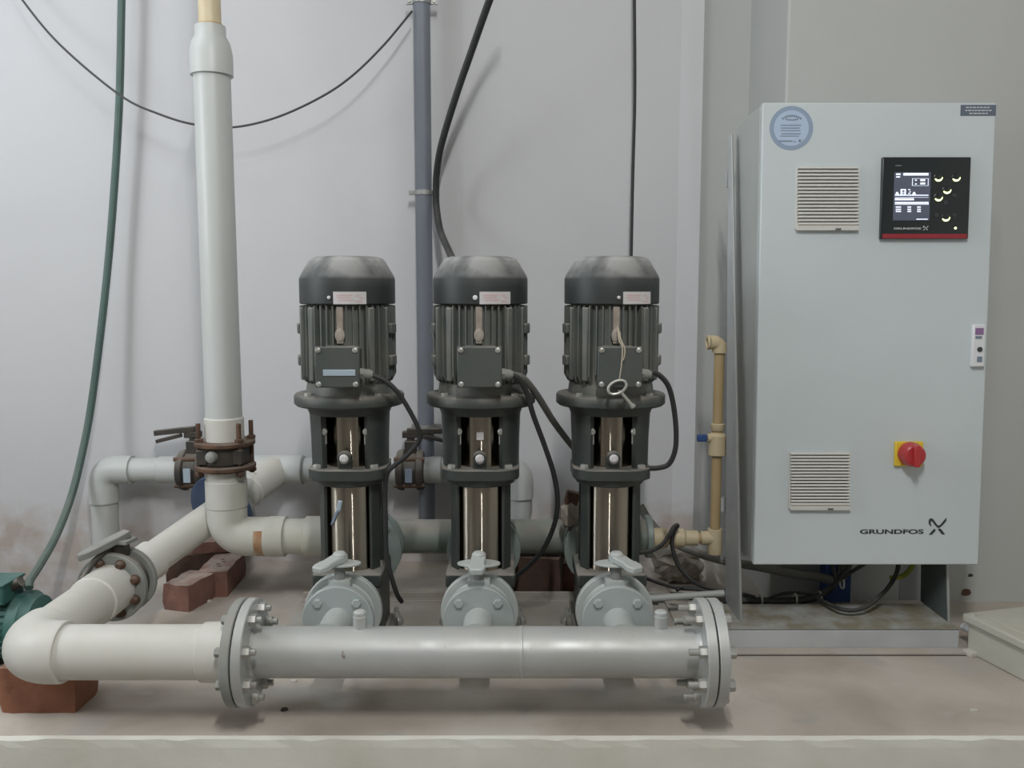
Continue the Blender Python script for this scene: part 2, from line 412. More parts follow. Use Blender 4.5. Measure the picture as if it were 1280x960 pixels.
# broken plaster low on the pier, right of the cabinet
for px_, py_, rx, rz, m in ((1213, 719, .009, .006, 'stone'), (1207, 741, .016, .014, 'rust'), (1210, 756, .020, .018, 'chip')):
    c = P(px_, py_, PIER_Y); rg = random.Random(px_)
    pts = [(rx * math.cos(k * PI / 4) * rg.uniform(.6, 1.1), rz * math.sin(k * PI / 4) * rg.uniform(.6, 1.1)) for k in range(8)]
    mesh_obj('plaster_break', B().prism(pts, (c.x, PIER_Y + .001, c.z), (1, 0, 0), (0, 0, 1), .003), M[m], pier, smooth=0)
# ------------------------------------------------------------------ pumps
ZB = .045
def build_pump():
    t = thing('booster_pump', (0, 0, 0), 'x', 'pump', 'vertical booster pumps in a row')
    b = B().box((0, 0, .085), (.158, .158, .135)).box((0, 0, .168), (.166, .166, .036)).box((0, 0, .01), (.2, .19, .02)).box((0, 0, .024), (.175, .165, .012))
    b.cyl((0, -.07, .113), (0, -.12, .113), .042).cyl((0, .07, .16), (0, .17, .16), .042)
    part('base_casting', b, M['black'], t, bevel=.006)
    part('port_flange', B().disc((0, -.118, .113), (0, -.138, .113), .09), M['silver_w'], t, label='pale silver front port flange')
    for sx in (-1, 1):
        for sy in (-1, 1):
            bb = B().lathe([(.018, 0), (.018, .012), (.013, .018)], (sx * .094, sy * .082, .0), (0, 0, 1), 16)
            hexagon(bb, (sx * .094, sy * .082, .018), (0, 0, 1), .010, .012); bb.cyl((sx * .094, sy * .082, .03), (sx * .094, sy * .082, .042), .006, seg=10)
            part('foot_bolt', bb, M['bolt'], t)
    part('sleeve', B().lathe([(.064, .15), (.064, .402)], seg=64), M['steel'], t, label='brushed stainless steel sleeve')
    for a in (-58, 58, 122, -122):
        q = R(a); rot = Matrix.Rotation(q, 3, 'Z')
        part('stay_strap', B().box(rot @ Vector((0, -.072, .277)), (.030, .008, .25), rot), M['black'], t, bevel=.0015)
    # pump head
    hb = B(); poly = []
    for k in range(32):
        a = 2 * PI * k / 32; c, s = math.cos(a), math.sin(a); rr = .093 / (abs(c) ** 5 + abs(s) ** 5) ** .2 if True else 0
        rr = min(rr, .108); poly.append((c * rr, s * rr))
    hb.prism(poly, (0, 0, .409), (1, 0, 0), (0, 1, 0), .028)
    hb.lathe([(.082, .392), (.086, .41)], seg=40)
    part('pump_head', hb, M['black'], t, bevel=.003)
    vb = B().box((0, -.066, .446), (.03, .026, .02)).lathe([(.0165, 0), (.0165, .018), (.012, .02), (.011, .016)], (0, -.07, .464), (0, -1, 0), 24)
    v = part('vent_boss', vb, M['black'], t, bevel=.001)
    part('vent_plug', B().lathe([(.0105, 0), (.0105, .02), (.006, .0235)], (0, -.07, .464), (0, -1, 0), 20), M['plate'], v, label='pale round vent plug')
    for sx in (-1, 1):
        for sy in (-1, 1): part('head_bolt', bolt_shape((sx * .067, sy * .067, .437), (0, 0, 1), .0105, .009), M['bolt'], t)
    # motor stool: ring, two side columns
    sb = B()
    for ctr in (0, PI):
        a0, a1 = ctr - R(55), ctr + R(55); prof = [(.078, .437), (.092, .437), (.093, .5), (.096, .572), (.078, .572), (.078, .437)]
        n0 = len(sb.v); sg = 18; vs = []
        for r_, h_ in prof[:-1]:
            for i in range(sg + 1):
                q = a0 + (a1 - a0) * i / sg; vs.append(Vector((math.cos(q) * r_, math.sin(q) * r_, h_)))
        fs = []; k = sg + 1; np_ = 5
        for j in range(np_):
            for i in range(sg): fs.append((j * k + i, j * k + i + 1, ((j + 1) % np_) * k + i + 1, ((j + 1) % np_) * k + i))
        fs += [tuple(j * k for j in range(np_ - 1, -1, -1)), tuple(j * k + sg for j in range(np_))]
        sb.add(vs, fs)
    sb.lathe([(.06, .562), (.096, .562), (.10, .572), (.104, .584), (.06, .584)], seg=48, cap0=False, cap1=False)
    part('motor_stool', sb, M['black'], t)
    part('coupling_guard', B().lathe([(.058, .437), (.058, .5), (.0588, .5005), (.0588, .565)], seg=48), M['steel'], t, label='stainless steel coupling guard')
    for sx in (-1, 1):
        part('guard_screw', B().lathe([(.0085, 0), (.0085, .007), (.005, .010)], (sx * .050, -.064, .524), (0, -1, 0), 14).box((sx * .051, -.062, .512), (.013, .010, .036)), M['bolt'], t)
    part('motor_flange', B().lathe([(.09, .582), (.126, .582), (.131, .587), (.131, .604), (.128, .609), (.105, .612)], seg=56), M['black'], t)
    for k in range(4):
        a = R(45 + 90 * k); part('flange_bolt', bolt_shape((.115 * math.cos(a), .115 * math.sin(a), .609), (0, 0, 1), .009, .008), M['bolt'], t)
    mb = B().lathe([(.103, .611), (.100, .632), (.097, .640), (.0965, .822)], seg=48)
    body = part('motor_body', mb, M['motor'], t)
    fb = B()
    for k in range(44):
        q = 2 * PI * k / 44
        if abs(((q - 1.5 * PI + PI) % (2 * PI)) - PI) < R(6): continue
        ca, sa = math.cos(q), math.sin(q); u = Vector((-sa, ca, 0)); rd = Vector((ca, sa, 0))
        prof = [(.094, .634), (.104, .64), (.1125, .656), (.1125, .818), (.094, .821)]
        if abs(((q - 1.5 * PI + PI) % (2 * PI)) - PI) < R(26): prof = [(.094, .655), (.1085, .66), (.1085, .818), (.094, .821)]
        n_ = len(prof); vs = [rd * r_ + Vector((0, 0, z_)) - u * .0016 for r_, z_ in prof] + [rd * r_ + Vector((0, 0, z_)) + u * .0016 for r_, z_ in prof]
        fb.add(vs, [tuple(range(n_ - 1, -1, -1)), tuple(range(n_, 2 * n_))] + [(i, (i + 1) % n_, n_ + (i + 1) % n_, n_ + i) for i in range(n_)])
    o = part('cooling_fins', fb, M['motor'], body, smooth=0); o['kind'] = 'stuff'
    for s in (-1, 1):                       # cast side panels with lugs
        for a in (38, 62):
            rot = Matrix.Rotation(R(s * a), 3, 'Z')
            part('side_rib', B().box(rot @ Vector((0, -.108, .73)), (.016 if a == 38 else .01, .016, .17), rot), M['motor'], body, bevel=.003)
        for zz in (.69, .765):
            rot = Matrix.Rotation(R(s * 74), 3, 'Z')
            part('lug', B().box(rot @ Vector((0, -.109, zz)), (.03, .02, .024), rot), M['motor'], body, bevel=.003)
    part('centre_boss', B().box((0, -.1, .775), (.016, .012, .085)).ball((0, -.104, .752), .014, 12, 8, (.9, .5, 1.2)), M['cloth'], body, bevel=.004, label='dust streaked central boss')
    cv = B().lathe([(.0, .9335), (.070, .933), (.084, .929), (.090, .922), (.110, .888), (.1125, .880), (.1125, .824), (.109, .822)][::-1], seg=56, cap0=False, cap1=False)
    part('fan_cover', cv, M['cover'], t)
    # terminal box
    tb = part('terminal_box', B().box((.003, -.128, .684), (.092, .05, .084)).box((.003, -.108, .684), (.07, .03, .09)), M['box'], t, bevel=.004)
    part('box_lid', B().box((.003, -.157, .684), (.1, .009, .092)), M['box'], tb, bevel=.003)
    for sx in (-1, 1):
        for sz in (-1, 1):
            part('lid_screw', B().lathe([(.006, 0), (.006, .003), (.003, .0045)], (.003 + sx * .041, -.1615, .684 + sz * .038), (0, -1, 0), 12), M['bolt'], tb)
    gb = B(); hexagon(gb, (.048, -.13, .668), (1, 0, -.1), .013, .012); gb.lathe([(.011, 0), (.011, .012), (.007, .02)], (.058, -.13, .667), (1, 0, -.1), 16)
    part('cable_gland', gb, M['grey_fl'], tb)
    return t

def arc_patch(r, ang0, ang1, z0, z1, th=.0012, n=10):
    """thin curved plate on a cylinder about Z; angles in degrees from the front, positive to the right"""
    b = B(); vs = []
    for rr in (r, r + th):
        for z in (z0, z1):
            for i in range(n + 1):
                a = R(ang0 + (ang1 - ang0) * i / n); vs.append(Vector((math.sin(a) * rr, -math.cos(a) * rr, z)))
    k = n + 1; fs = []
    for i in range(n):
        fs += [(2 * k + i, 2 * k + i + 1, 3 * k + i + 1, 3 * k + i), (i, k + i, k + i + 1, i + 1),
               (k + i, 3 * k + i, 3 * k + i + 1, k + i + 1), (i, i + 1, 2 * k + i + 1, 2 * k + i)]
    fs += [(0, 2 * k, 3 * k, k), (n, k + n, 3 * k + n, 2 * k + n)]
    return b.add(vs, fs)

PUMP_X, PUMP_Y = (-.392, -.0753, .2374), 2.11
PUMP_LABEL = ('left black vertical pump, pale plate on its terminal box and torn label on its sleeve',
              'middle black vertical pump, small square mark on its guard and painted glint above',
              'right black vertical pump with a key hanging in front of its terminal box')
base_pump = build_pump(); PUMPS = []
for i in range(3):
    p = base_pump if i == 0 else copy_tree(base_pump)
    p.location = (PUMP_X[i], PUMP_Y, ZB); p['label'] = PUMP_LABEL[i]; PUMPS.append(p)
for i, p in enumerate(PUMPS):
    a = (13, 20, 26)[i]
    s = part('rating_sticker', arc_patch(.1127, a - 19, a + 19, .822 + .001, .851), M['plate'], p, label='pale silver rating sticker on the fan cover')
    for k, (q0, q1, z) in enumerate([(-15, 3, .843), (-15, 1, .838), (-13, 4, .832), (6, 12, .842), (11, 15, .837), (6, 14, .829)]):
        part('print', arc_patch(.1141, a + q0, a + q1, z - .0013, z + .0013, .0002, 4), M['pinkish'], s)
    part('screw_or_glint', B().lathe([(.0055 if i == 1 else .004, 0), (.0055 if i == 1 else .004, .003), (.002, .0045)], (math.sin(R(a - 24)) * .1125, -math.cos(R(a - 24)) * .1125, .838), (math.sin(R(a - 24)), -math.cos(R(a - 24)), 0), 12), M['plate'] if i != 1 else M['white'], p, label='white dot painted as a glint' if i == 1 else None)  # screws on the outer pumps; the middle one's white dot paints a glint
tbx = [c for c in PUMPS[0].children if c.name.startswith('terminal_box')][0]
part('nameplate', B().box((.008, -.1625, .672), (.072, .002, .014)), M['plate_b'], tbx, bevel=.0008, label='pale blue strip plate')
b = B(); rot = Matrix.Rotation(R(-28), 3, 'Y')
b.add([q for q in []], [])
def sleeve_sticker(p, u0, u1, z0, z1, skew, m, name, label):
    b = B(); n = 6; vs = []
    for k in range(n + 1):
        z = z0 + (z1 - z0) * k / n; sh = skew * k / n
        for u in (u0 + sh, (u0 + u1) / 2 + sh, u1 + sh):
            a = u / .0645; vs.append(Vector((math.sin(a) * .0648, -math.cos(a) * .0648, z)))
    fs = [(k * 3 + j, k * 3 + j + 1, k * 3 + j + 4, k * 3 + j + 3) for k in range(n) for j in range(2)]
    o = part(name, b.add(vs, fs), m, p, label=label)
    md = o.modifiers.new('thick', 'SOLIDIFY'); md.thickness = .0006; md.offset = 1
    return o
sleeve_sticker(PUMPS[0], -.047, -.038, .295, .334, .02, M['print_g'], 'torn_label', 'dark printed half of the torn label')
sleeve_sticker(PUMPS[0], -.028, -.016, .331, .358, .006, M['plate_b'], 'torn_label', 'pale blue half of the torn label')
# square mark of the middle pump's guard
part('guard_mark', arc_patch(.0592, -8, 8, .503, .521), M['plate'], PUMPS[1], label='small square pale mark')

# ------------------------------------------------------------------ skid under the pumps
sk = thing('pump_skid', (-.08, 2.12, 0), 'dusty grey steel skid lying under the three pumps', 'base frame')
part('deck_plate', B().box((-.08, 2.185, .038), (1.0, .34, .014)), M['skid'], sk, True, bevel=.002)
for yy in (2.36, 2.025): part('side_rail', B().box((-.08, yy, .026), (1.0, .03, .05)).box((-.08, yy + (.012 if yy > 2 else -.012), .058), (1.0, .008, .016)), M['skid'], sk, True, bevel=.002)
b = B()
for xx in (-.5, -.08, .34): b.box((xx, 2.19, .0155), (.05, .33, .031))
part('cross_member', b, M['skid'], sk, True)

# ------------------------------------------------------------------ front manifold
MY, MZ, MR = 1.745, .158, .0515
XA, XB = -.548, .402
mf = thing('front_manifold', (-.08, MY, MZ - .108), 'silver painted steel header pipe running in front of the three pumps', 'pipe')
b = B().lathe([(MR, 0), (MR, .5635), (MR + .0012, .565), (MR + .0012, .569), (MR, .5705), (MR, XB - XA - .005)], (XA, MY, MZ), (1, 0, 0), 48)
b.lathe([(MR, 0), (MR + .008, .006), (MR + .003, .012), (MR, .016)], (XA + .01, MY, MZ), (1, 0, 0), 48, False, False)
b.lathe([(MR, 0), (MR + .003, .006), (MR + .008, .010), (MR, .016)], (XB - .028, MY, MZ), (1, 0, 0), 48, False, False)
part('header_pipe', b, M['silver'], mf, True)
VY = 1.91
for x in PUMP_X:
    b = B().lathe([(.046, .038), (.037, .052), (.033, .07), (.033, VY - MY + .003), ], (x, MY, MZ), (0, 1, 0), 32)
    part('outlet_stub', b, M['silver_w'], mf, True)
    fl = part('outlet_flange', B().disc((x, VY, MZ), (x, VY + .018, MZ), .081), M['disc_f'], mf, True)
    for k in range(4):
        a = R(45 + 90 * k); part('bolt', bolt_shape((x + .062 * math.cos(a), VY, MZ + .062 * math.sin(a)), (0, -1, 0), .0105, .008), M['disc_f'], fl, True)
def bolts_ring(parent, x, dirx, m, stud=.012, th=.02, rr=.088, r=.0125, nut=True, n=8, ph=22.5, cy=MY, cz=MZ):
    for k in range(n):
        a = R(ph + 360 / n * k); c = Vector((x, cy + rr * math.cos(a), cz + rr * math.sin(a)))
        part('bolt', bolt_shape(c, (dirx, 0, 0), r, .014, stud), m, parent, True)
FR = .109
fl = part('end_flange', B().disc((XA, MY, MZ), (XA + .02, MY, MZ), FR), M['silver'], mf, True); bolts_ring(fl, XA + .02, 1, M['bolt'], .010)
fr_ = part('end_flange', B().disc((XB - .02, MY, MZ), (XB, MY, MZ), FR), M['silver'], mf, True); bolts_ring(fr_, XB - .02, -1, M['bolt'], .020)
part('gasket', B().cyl((XB, MY, MZ), (XB + .003, MY, MZ), FR - .006, seg=40), M['gasket'], mf, True)
bf = part('blind_flange', B().disc((XB + .003, MY, MZ), (XB + .024, MY, MZ), FR), M['silver'], mf, True, label='silver blind flange closing the right end'); bolts_ring(bf, XB + .024, 1, M['bolt'], .0)
for x in (-.313, .306):
    b = B().lathe([(.014, .046), (.014, .075), (.0125, .076)], (x, MY + .004, MZ), (0, 0, 1), 20)
    s = part('gauge_socket', b, M['silver'], mf, True)
    part('plug', B().lathe([(.0125, .0755), (.013, .080), (.013, .084), (.009, .087)], (x, MY + .004, MZ), (0, 0, 1), 20), M['silver_w'], s, True)
# ------------------------------------------------------------------ front butterfly valves
def front_valve(x, lever, label):
    t = thing('butterfly_valve', (x, 1.95, MZ - .07), label, 'valve', 'butterfly valves between header and pumps')
    b = B().lathe([(.066, 0), (.074, .004), (.074, .02), (.070, .024), (.070, .036), (.074, .038), (.066, .042)], (x, VY + .019, MZ), (0, 1, 0), 40)
    b.box((x, 1.948, MZ + .078), (.05, .034, .02))
    part('valve_body', b, M['silver_w'], t, True)
    part('stem', B().cyl((x, 1.948, MZ + .07), (x, 1.948, .288), .0125, seg=16), M['lever'], t, True, label='dusty bare stem')
    pts = []
    for k in range(24):
        a = 2 * PI * k / 24; pts.append((.049 * math.cos(a) * (1 - .12 * math.sin(a) ** 2), .026 * math.sin(a)))
    part('notch_plate', B().prism(pts, (x, 1.948, .278), (1, 0, 0), (0, 1, 0), .006), M['silver_w'], t, True, bevel=.0015)
    rot = Matrix.Rotation(lever, 3, 'Z') @ Matrix.Rotation(R(8), 3, 'X')
    prof = [(.014, .014), (.017, -.012), (.015, -.035), (.019, -.06), (.013, -.074), (-.013, -.074), (-.019, -.06), (-.015, -.035), (-.017, -.012), (-.014, .014)]
    o = Vector((x, 1.948, .287))
    hb = B().prism([(q[0], q[1]) for q in prof], o, rot @ Vector((1, 0, 0)), rot @ Vector((0, 1, 0)), .015)
    hb.lathe([(.016, 0), (.016, .02), (.011, .026)], o - Vector((0, 0, .004)), (0, 0, 1), 20)
    part('lever', hb, M['silver_w'], t, True, bevel=.003)
front_valve(PUMP_X[0], R(-32), 'silver butterfly valve at the left pump, lever turned towards the left')
front_valve(PUMP_X[1], R(-2), 'silver butterfly valve at the middle pump, lever pointing straight forward')
front_valve(PUMP_X[2], R(34), 'silver butterfly valve at the right pump, lever turned towards the right')

# ------------------------------------------------------------------ pvc run at front left
PR = .0555; EX = -1.004
pv = thing('pvc_pipe', (EX, MY, MZ - .0585), 'white PVC elbow pipe coming round the front left corner to the header', 'pipe')
VF = Vector((EX, 2.164, MZ))                     # flange valve position on the run going back
part('pipe', B().cyl((-.935, MY, MZ), (XA - .02, MY, MZ), PR, seg=40).cyl((EX, MY + .07, MZ), (EX, VF.y - .05, MZ), PR, seg=40), M['pvc'], pv, True)
el = bend((-.924, MY, MZ), (EX, MY, MZ), (EX, MY + .085, MZ), .06, 14)
b = B().tube(el, .0635, 40, False)
for p0, d in ((el[0], (1, 0, 0)), (el[-1], (0, 1, 0))):
    b.lathe([(.0635, 0), (.0625, .004), (PR - .0005, .004)], p0, d, 40, False, False)
part('elbow', b, M['pvc'], pv, True)
def socket(x0, x1, r, m, parent, name='socket', axis=None, base=None, label=None):
    if axis is None: axis = Vector((1, 0, 0)); base = Vector((0, MY, MZ))
    L_ = x1 - x0
    return part(name, B().lathe([(r - .004, 0), (r, .003), (r + .0005, L_ * .5), (r + .001, L_ - .003), (r - .003, L_)], base + axis * x0, axis, 40), m, parent, True, label=label)
socket(-.637, XA - .022, .0605, M['pvc'], pv)
lf = part('loose_flange', B().disc((XA - .022, MY, MZ), (XA - .003, MY, MZ), FR), M['grey_fl'], pv, True, label='grey loose flange at the header end')
bolts_ring(lf, XA - .022, -1, M['grey_fl'], .0, r=.010)
part('gasket', B().cyl((XA - .003, MY, MZ), (XA, MY, MZ), FR - .006, seg=40), M['gasket'], pv, True)
socket(VF.y - .13, VF.y - .028, .0605, M['pvc'], pv, axis=Vector((0, 1, 0)), base=Vector((EX, 0, MZ)))

# flange valve of that run
def flange_holes(parent, c, d, rr, n, r, h, m, ph=0.0, name='bolt', dome=True):
    u, v, d = frame_of(d)
    for k in range(n):
        a = R(ph + 360 / n * k); q = Vector(c) + (u * math.cos(a) + v * math.sin(a)) * rr
        bb = B().lathe([(r * 1.25, 0), (r * 1.25, .003), (r, .003), (r * .95, h * .7), (r * .6, h)], q, d, 14)
        part(name, bb, m, parent, True)
gv = thing('flange_valve', (EX, VF.y, MZ - .1), 'grey bolted flange valve with a long tilted lever on the left PVC pipe', 'valve')
FV = .087
f1 = part('flange', B().disc(VF + Vector((0, -.03, 0)), VF + Vector((0, -.01, 0)), FV, .003), M['grey_fl'], gv, True)
flange_holes(f1, VF + Vector((0, -.03, 0)), (0, -1, 0), .067, 8, .0105, .016, M['rust'], 20)
part('valve_body', B().lathe([(.07, 0), (.075, .004), (.075, .036), (.07, .04)], VF + Vector((0, -.01, 0)), (0, 1, 0), 40).box(VF + Vector((0, .01, .086)), (.055, .036, .05)), M['iron'], gv, True)
f2 = part('flange', B().disc(VF + Vector((0, .03, 0)), VF + Vector((0, .05, 0)), FV, .003), M['grey_fl'], gv, True)
flange_holes(f2, VF + Vector((0, .05, 0)), (0, 1, 0), .067, 8, .0105, .016, M['rust'], 20)
# lever: flat bar from above the body to the left front, over a notch plate
t0 = P(159, 662, 2.185); t1 = P(96, 694, 2.08)
ax = (t1 - t0).normalized(); sd = ax.cross(Vector((0, 0, 1))).normalized()
LL = (t1 - t0).length; poly = [(x * LL, y) for x, y in [(0, -.014), (.28, -.017), (.65, -.016), (.88, -.013), (1, -.005), (1, .005), (.88, .013), (.65, .016), (.28, .017), (0, .014)]]
part('lever', B().prism(poly, t0, ax, sd, .018).cyl(VF + Vector((0.01, .01, .1)), VF + Vector((.01, .01, .13)), .012), M['lever'], gv, True, bevel=.003)
part('trigger', B().tube([t0 + ax * .03 - Vector((0, 0, .014)), t0 + ax * .09 - Vector((0, 0, .035)), t0 + ax * .125 - Vector((0, 0, .065))], .007, 10), M['iron'], gv, True)
part('notch_plate', B().prism([(-.03, -.025), (.03, -.03), (.04, .015), (0, .03), (-.03, .02)], VF + Vector((.01, .01, .108)), (1, 0, 0), (0, 1, 0), .008), M['lever'], gv, True)

# ------------------------------------------------------------------ pvc pipe climbing back to the wall pipe
WP_Y, WP_Z = 2.775, .327
BA = VF + Vector((0, .055, -.003)); BE = Vector((-.752, WP_Y, WP_Z))
dv = (BE - BA).normalized(); Ld = (BE - BA).length
kp = thing('pvc_pipe', BA - Vector((0, 0, .05)), 'white PVC pipe slanting back from the flange valve to the wall pipe', 'pipe')
part('pipe', B().cyl(BA - Vector((0, .004, 0)), BE - dv * .06, .0455, seg=36), M['pvc'], kp, True)
socket(.0, .1, .052, M['pvc'], kp, axis=dv, base=BA - dv * .0)
tq = .57
bq = part('blue_flange', B().disc(BA + dv * (Ld * tq), BA + dv * (Ld * tq + .018), .109), M['navy'], kp, True, label='blue painted flange')
part('flange', B().disc(BA + dv * (Ld * tq + .019), BA + dv * (Ld * tq + .034), .104), M['grey_fl'], kp, True)
socket(Ld * tq + .034, Ld * tq + .12, .053, M['pvc'], kp, axis=dv, base=BA)
part('elbow', B().lathe([(.045, -.14), (.051, -.135), (.052, -.04), (.051, -.01), (.045, .015), (.032, .032), (.015, .041), (.0, .043)], BE, dv, 36), M['pvc'], kp, True)

# wall pipe
PW = .0385
X_L, X_R = -1.312, .024
wp = thing('wall_pipe', (X_L, WP_Y, LOW), 'white PVC pipe along the foot of the wall with bends going down at both ends', 'pipe')
VL, VR_ = -1.018, -.324
def hseg(x0, x1, r, name, lip=True):
    return part(name, B().lathe([(r - .003, 0), (r, .003), (r, x1 - x0 - .003), (r - .003, x1 - x0)], (x0, WP_Y, WP_Z), (1, 0, 0), 32), M['pvc_grey'], wp, True)
hseg(X_L + .05, VL - .02, PW, 'pipe'); hseg(VL + .02, VR_ - .02, PW, 'pipe'); hseg(VR_ + .02, X_R - .05, PW, 'pipe')
e = bend((X_L + .095, WP_Y, WP_Z), (X_L, WP_Y, WP_Z), (X_L, WP_Y, WP_Z - .105), .045, 12)
part('elbow', B().tube(e, .0455, 32), M['pvc_grey'], wp, True)
part('pipe', B().cyl((X_L, WP_Y, WP_Z - .1), (X_L, WP_Y, LOW), .041, seg=32), M['pvc_grey'], wp, True)
e = bend((X_R - .075, WP_Y, WP_Z), (X_R, WP_Y, WP_Z), (X_R, WP_Y, WP_Z - .09), .04, 12)
part('elbow', B().tube(e, .0445, 32), M['pvc_grey'], wp, True)
part('pipe', B().cyl((X_R, WP_Y, WP_Z - .08), (X_R, WP_Y, 0), .036, seg=32), M['pvc_grey'], wp, True)
hseg(VL - .115, VL - .03, .043, 'coupling'); hseg(VL + .03, VL + .1, .043, 'coupling')
hseg(VR_ - .1, VR_ - .03, .043, 'coupling'); hseg(VR_ + .03, VR_ + .1, .043, 'coupling')
hseg(BE.x - .095, BE.x + .085, .048, 'tee')
def wall_valve(x, s, label):
    t = thing('butterfly_valve', (x, WP_Y, WP_Z - .07), label, 'valve')
    b = B().lathe([(.05, -.045), (.062, -.042), (.066, -.03), (.066, -.022), (.058, -.018), (.058, .018), (.066, .022), (.066, .03), (.062, .042), (.05, .045)], (x, WP_Y, WP_Z), (1, 0, 0), 36)
    b.box((x, WP_Y, WP_Z + .07), (.036, .036, .05)).cyl((x, WP_Y, WP_Z + .08), (x, WP_Y, WP_Z + .12), .012)
    part('valve_body', b, M['iron'], t, True, bevel=.002)
    for k in range(4):
        a = R(45 + 90 * k)
        part('through_bolt', B().cyl((x - .048, WP_Y + .06 * math.cos(a), WP_Z + .06 * math.sin(a)), (x + .048, WP_Y + .06 * math.cos(a), WP_Z + .06 * math.sin(a)), .007, seg=10), M['rust'], t, True)
    part('body_label', B().box((x, WP_Y - .0665, WP_Z - .005), (.022, .003, .045)), M['plate_b'] if s < 0 else M['print_g'], t, True, label='pale plate on the body')
    zz = WP_Z + .115
    part('lever', B().box((x + s * .055, WP_Y - .005, zz + .012), (.13, .022, .017), Matrix.Rotation(R(-s * (-6 if s < 0 else 0)), 3, 'Y')).box((x, WP_Y, zz), (.05, .03, .02)), M['iron'], t, True, bevel=.002)
    part('trigger', B().box((x + s * .075, WP_Y - .005, zz - .012), (.085, .014, .012), Matrix.Rotation(R(s * 14), 3, 'Y')), M['iron'], t, True, bevel=.002)
wall_valve(VL, -1, 'black butterfly valve on the wall pipe, its lever pointing left behind the tall riser')
wall_valve(VR_, 1, 'black butterfly valve on the wall pipe between the left and middle pumps')

# ------------------------------------------------------------------ riser with its bottom elbow
RY, RZ = 2.42, .21; RX = -.80
d_ = lambda y: P(640, y, RY).z
rs = thing('riser_pipe', (RX, RY, RZ), 'tall white PVC riser standing left of the pumps, narrowing to cream near the top', 'pipe')
zc0, zc1, zc2, zc3 = d_(93), d_(60), d_(33), d_(-40)
part('pipe', B().lathe([(.0495, d_(545)), (.0485, d_(300)), (.048, zc0 - .0)], (RX, RY, 0), (0, 0, 1), 40), M['pvc_grey'], rs, True)
part('reducer', B().lathe([(.0515, zc0 - .004), (.0555, zc0 - .004), (.0555, zc0 + .05), (.050, zc1 + .012), (.040, zc1 + .03), (.0395, zc2), (.03, zc2 + .001)], (RX, RY, 0), (0, 0, 1), 40), M['pvc_grey'], rs, True)
part('upper_pipe', B().cyl((RX, RY, zc2 - .01), (RX, RY, CZ), .029, seg=32), M['cream'], rs, True, label='narrow cream upper pipe')
part('glue_ring', B().cyl((RX, RY, zc2 - .002), (RX, RY, zc2 + .006), .0315, seg=32), M['tan'], rs, True)
part('socket', B().lathe([(.050, 0), (.0535, .004), (.0535, .066), (.05, .07)], (RX, RY, d_(552)), (0, 0, 1), 40), M['pvc'], rs, True)
ft = thing('elbow_pipe', (RX, RY, RZ - .06), 'stained white PVC elbow and tail under the riser valve joining the rear header', 'pipe')
z585 = d_(588)
el = bend((RX, RY, z585), (RX, RY, RZ), (RX + .13, RY, RZ), .055, 14)
b = B().tube([el[0]] + el[1:], .0545, 40)
part('elbow', b, M['pvc_old'], ft, True)
part('socket', B().lathe([(.054, 0), (.057, .003), (.057, .075), (.054, .079)], (RX, RY, RZ + .085), (0, 0, 1), 40), M['pvc_old'], ft, True)
hx = RX + .115
part('rust_streak', B().lathe([(.0548, 0), (.0553, .004), (.0553, .018), (.0548, .024)], (hx - .03, RY, RZ), (1, 0, 0), 40, False, False, R(150), R(255)), M['rust_o'], ft, True, label='orange rust streak')
part('socket', B().lathe([(.052, 0), (.0565, .003), (.0565, .048), (.052, .051)], (hx, RY, RZ), (1, 0, 0), 40), M['pvc_old'], ft, True)
part('pipe', B().cyl((hx + .02, RY, RZ), (-.50, RY, RZ), .0495, seg=40), M['pvc_old'], ft, True)
part('socket', B().lathe([(.052, 0), (.0565, .003), (.0565, .10), (.052, .104)], (-.582, RY, RZ), (1, 0, 0), 40), M['pvc_old'], ft, True)
# riser valve between rusty rings
rv = thing('flange_valve', (RX, RY, z585), 'rusty flanged valve with upright studs clamped under the tall riser', 'valve')
za, zb = d_(579), d_(556)
part('valve_body', B().lathe([(.062, za), (.066, za + .004), (.066, zb - .004), (.062, zb)], (RX, RY, 0), (0, 0, 1), 36).box((RX - .045, RY - .045, (za + zb) / 2), (.03, .03, .04)).box((RX + .05, RY - .04, (za + zb) / 2), (.025, .03, .04)), M['iron'], rv, True, bevel=.002)
part('flange', B().disc((RX, RY, za - .014), (RX, RY, za), .082, .003), M['rust'], rv, True)
part('flange', B().disc((RX, RY, zb), (RX, RY, zb + .014), .082, .003), M['rust'], rv, True)
part('knob', B().lathe([(.016, 0), (.0165, .012), (.012, .022), (.004, .026)], (RX - .014, RY - .062, (za + zb) / 2 + .004), (0, -1, 0), 20), M['grey_fl'], rv, True, label='grey round plug')
for k, a in enumerate((215, 320, 20, 120)):
    q = Vector((RX + .071 * math.cos(R(a)), RY + .071 * math.sin(R(a)), 0)); tp = zb + (.066, .066, .066, .05)[k]
    bb = B().cyl(q + Vector((0, 0, za - .03)), q + Vector((0, 0, tp)), .0065, seg=12)
    hexagon(bb, q + Vector((0, 0, zb + .014)), (0, 0, 1), .012, .010); hexagon(bb, q + Vector((0, 0, za - .026)), (0, 0, 1), .012, .010)
    part('stud', bb, M['rust'], rv, True)

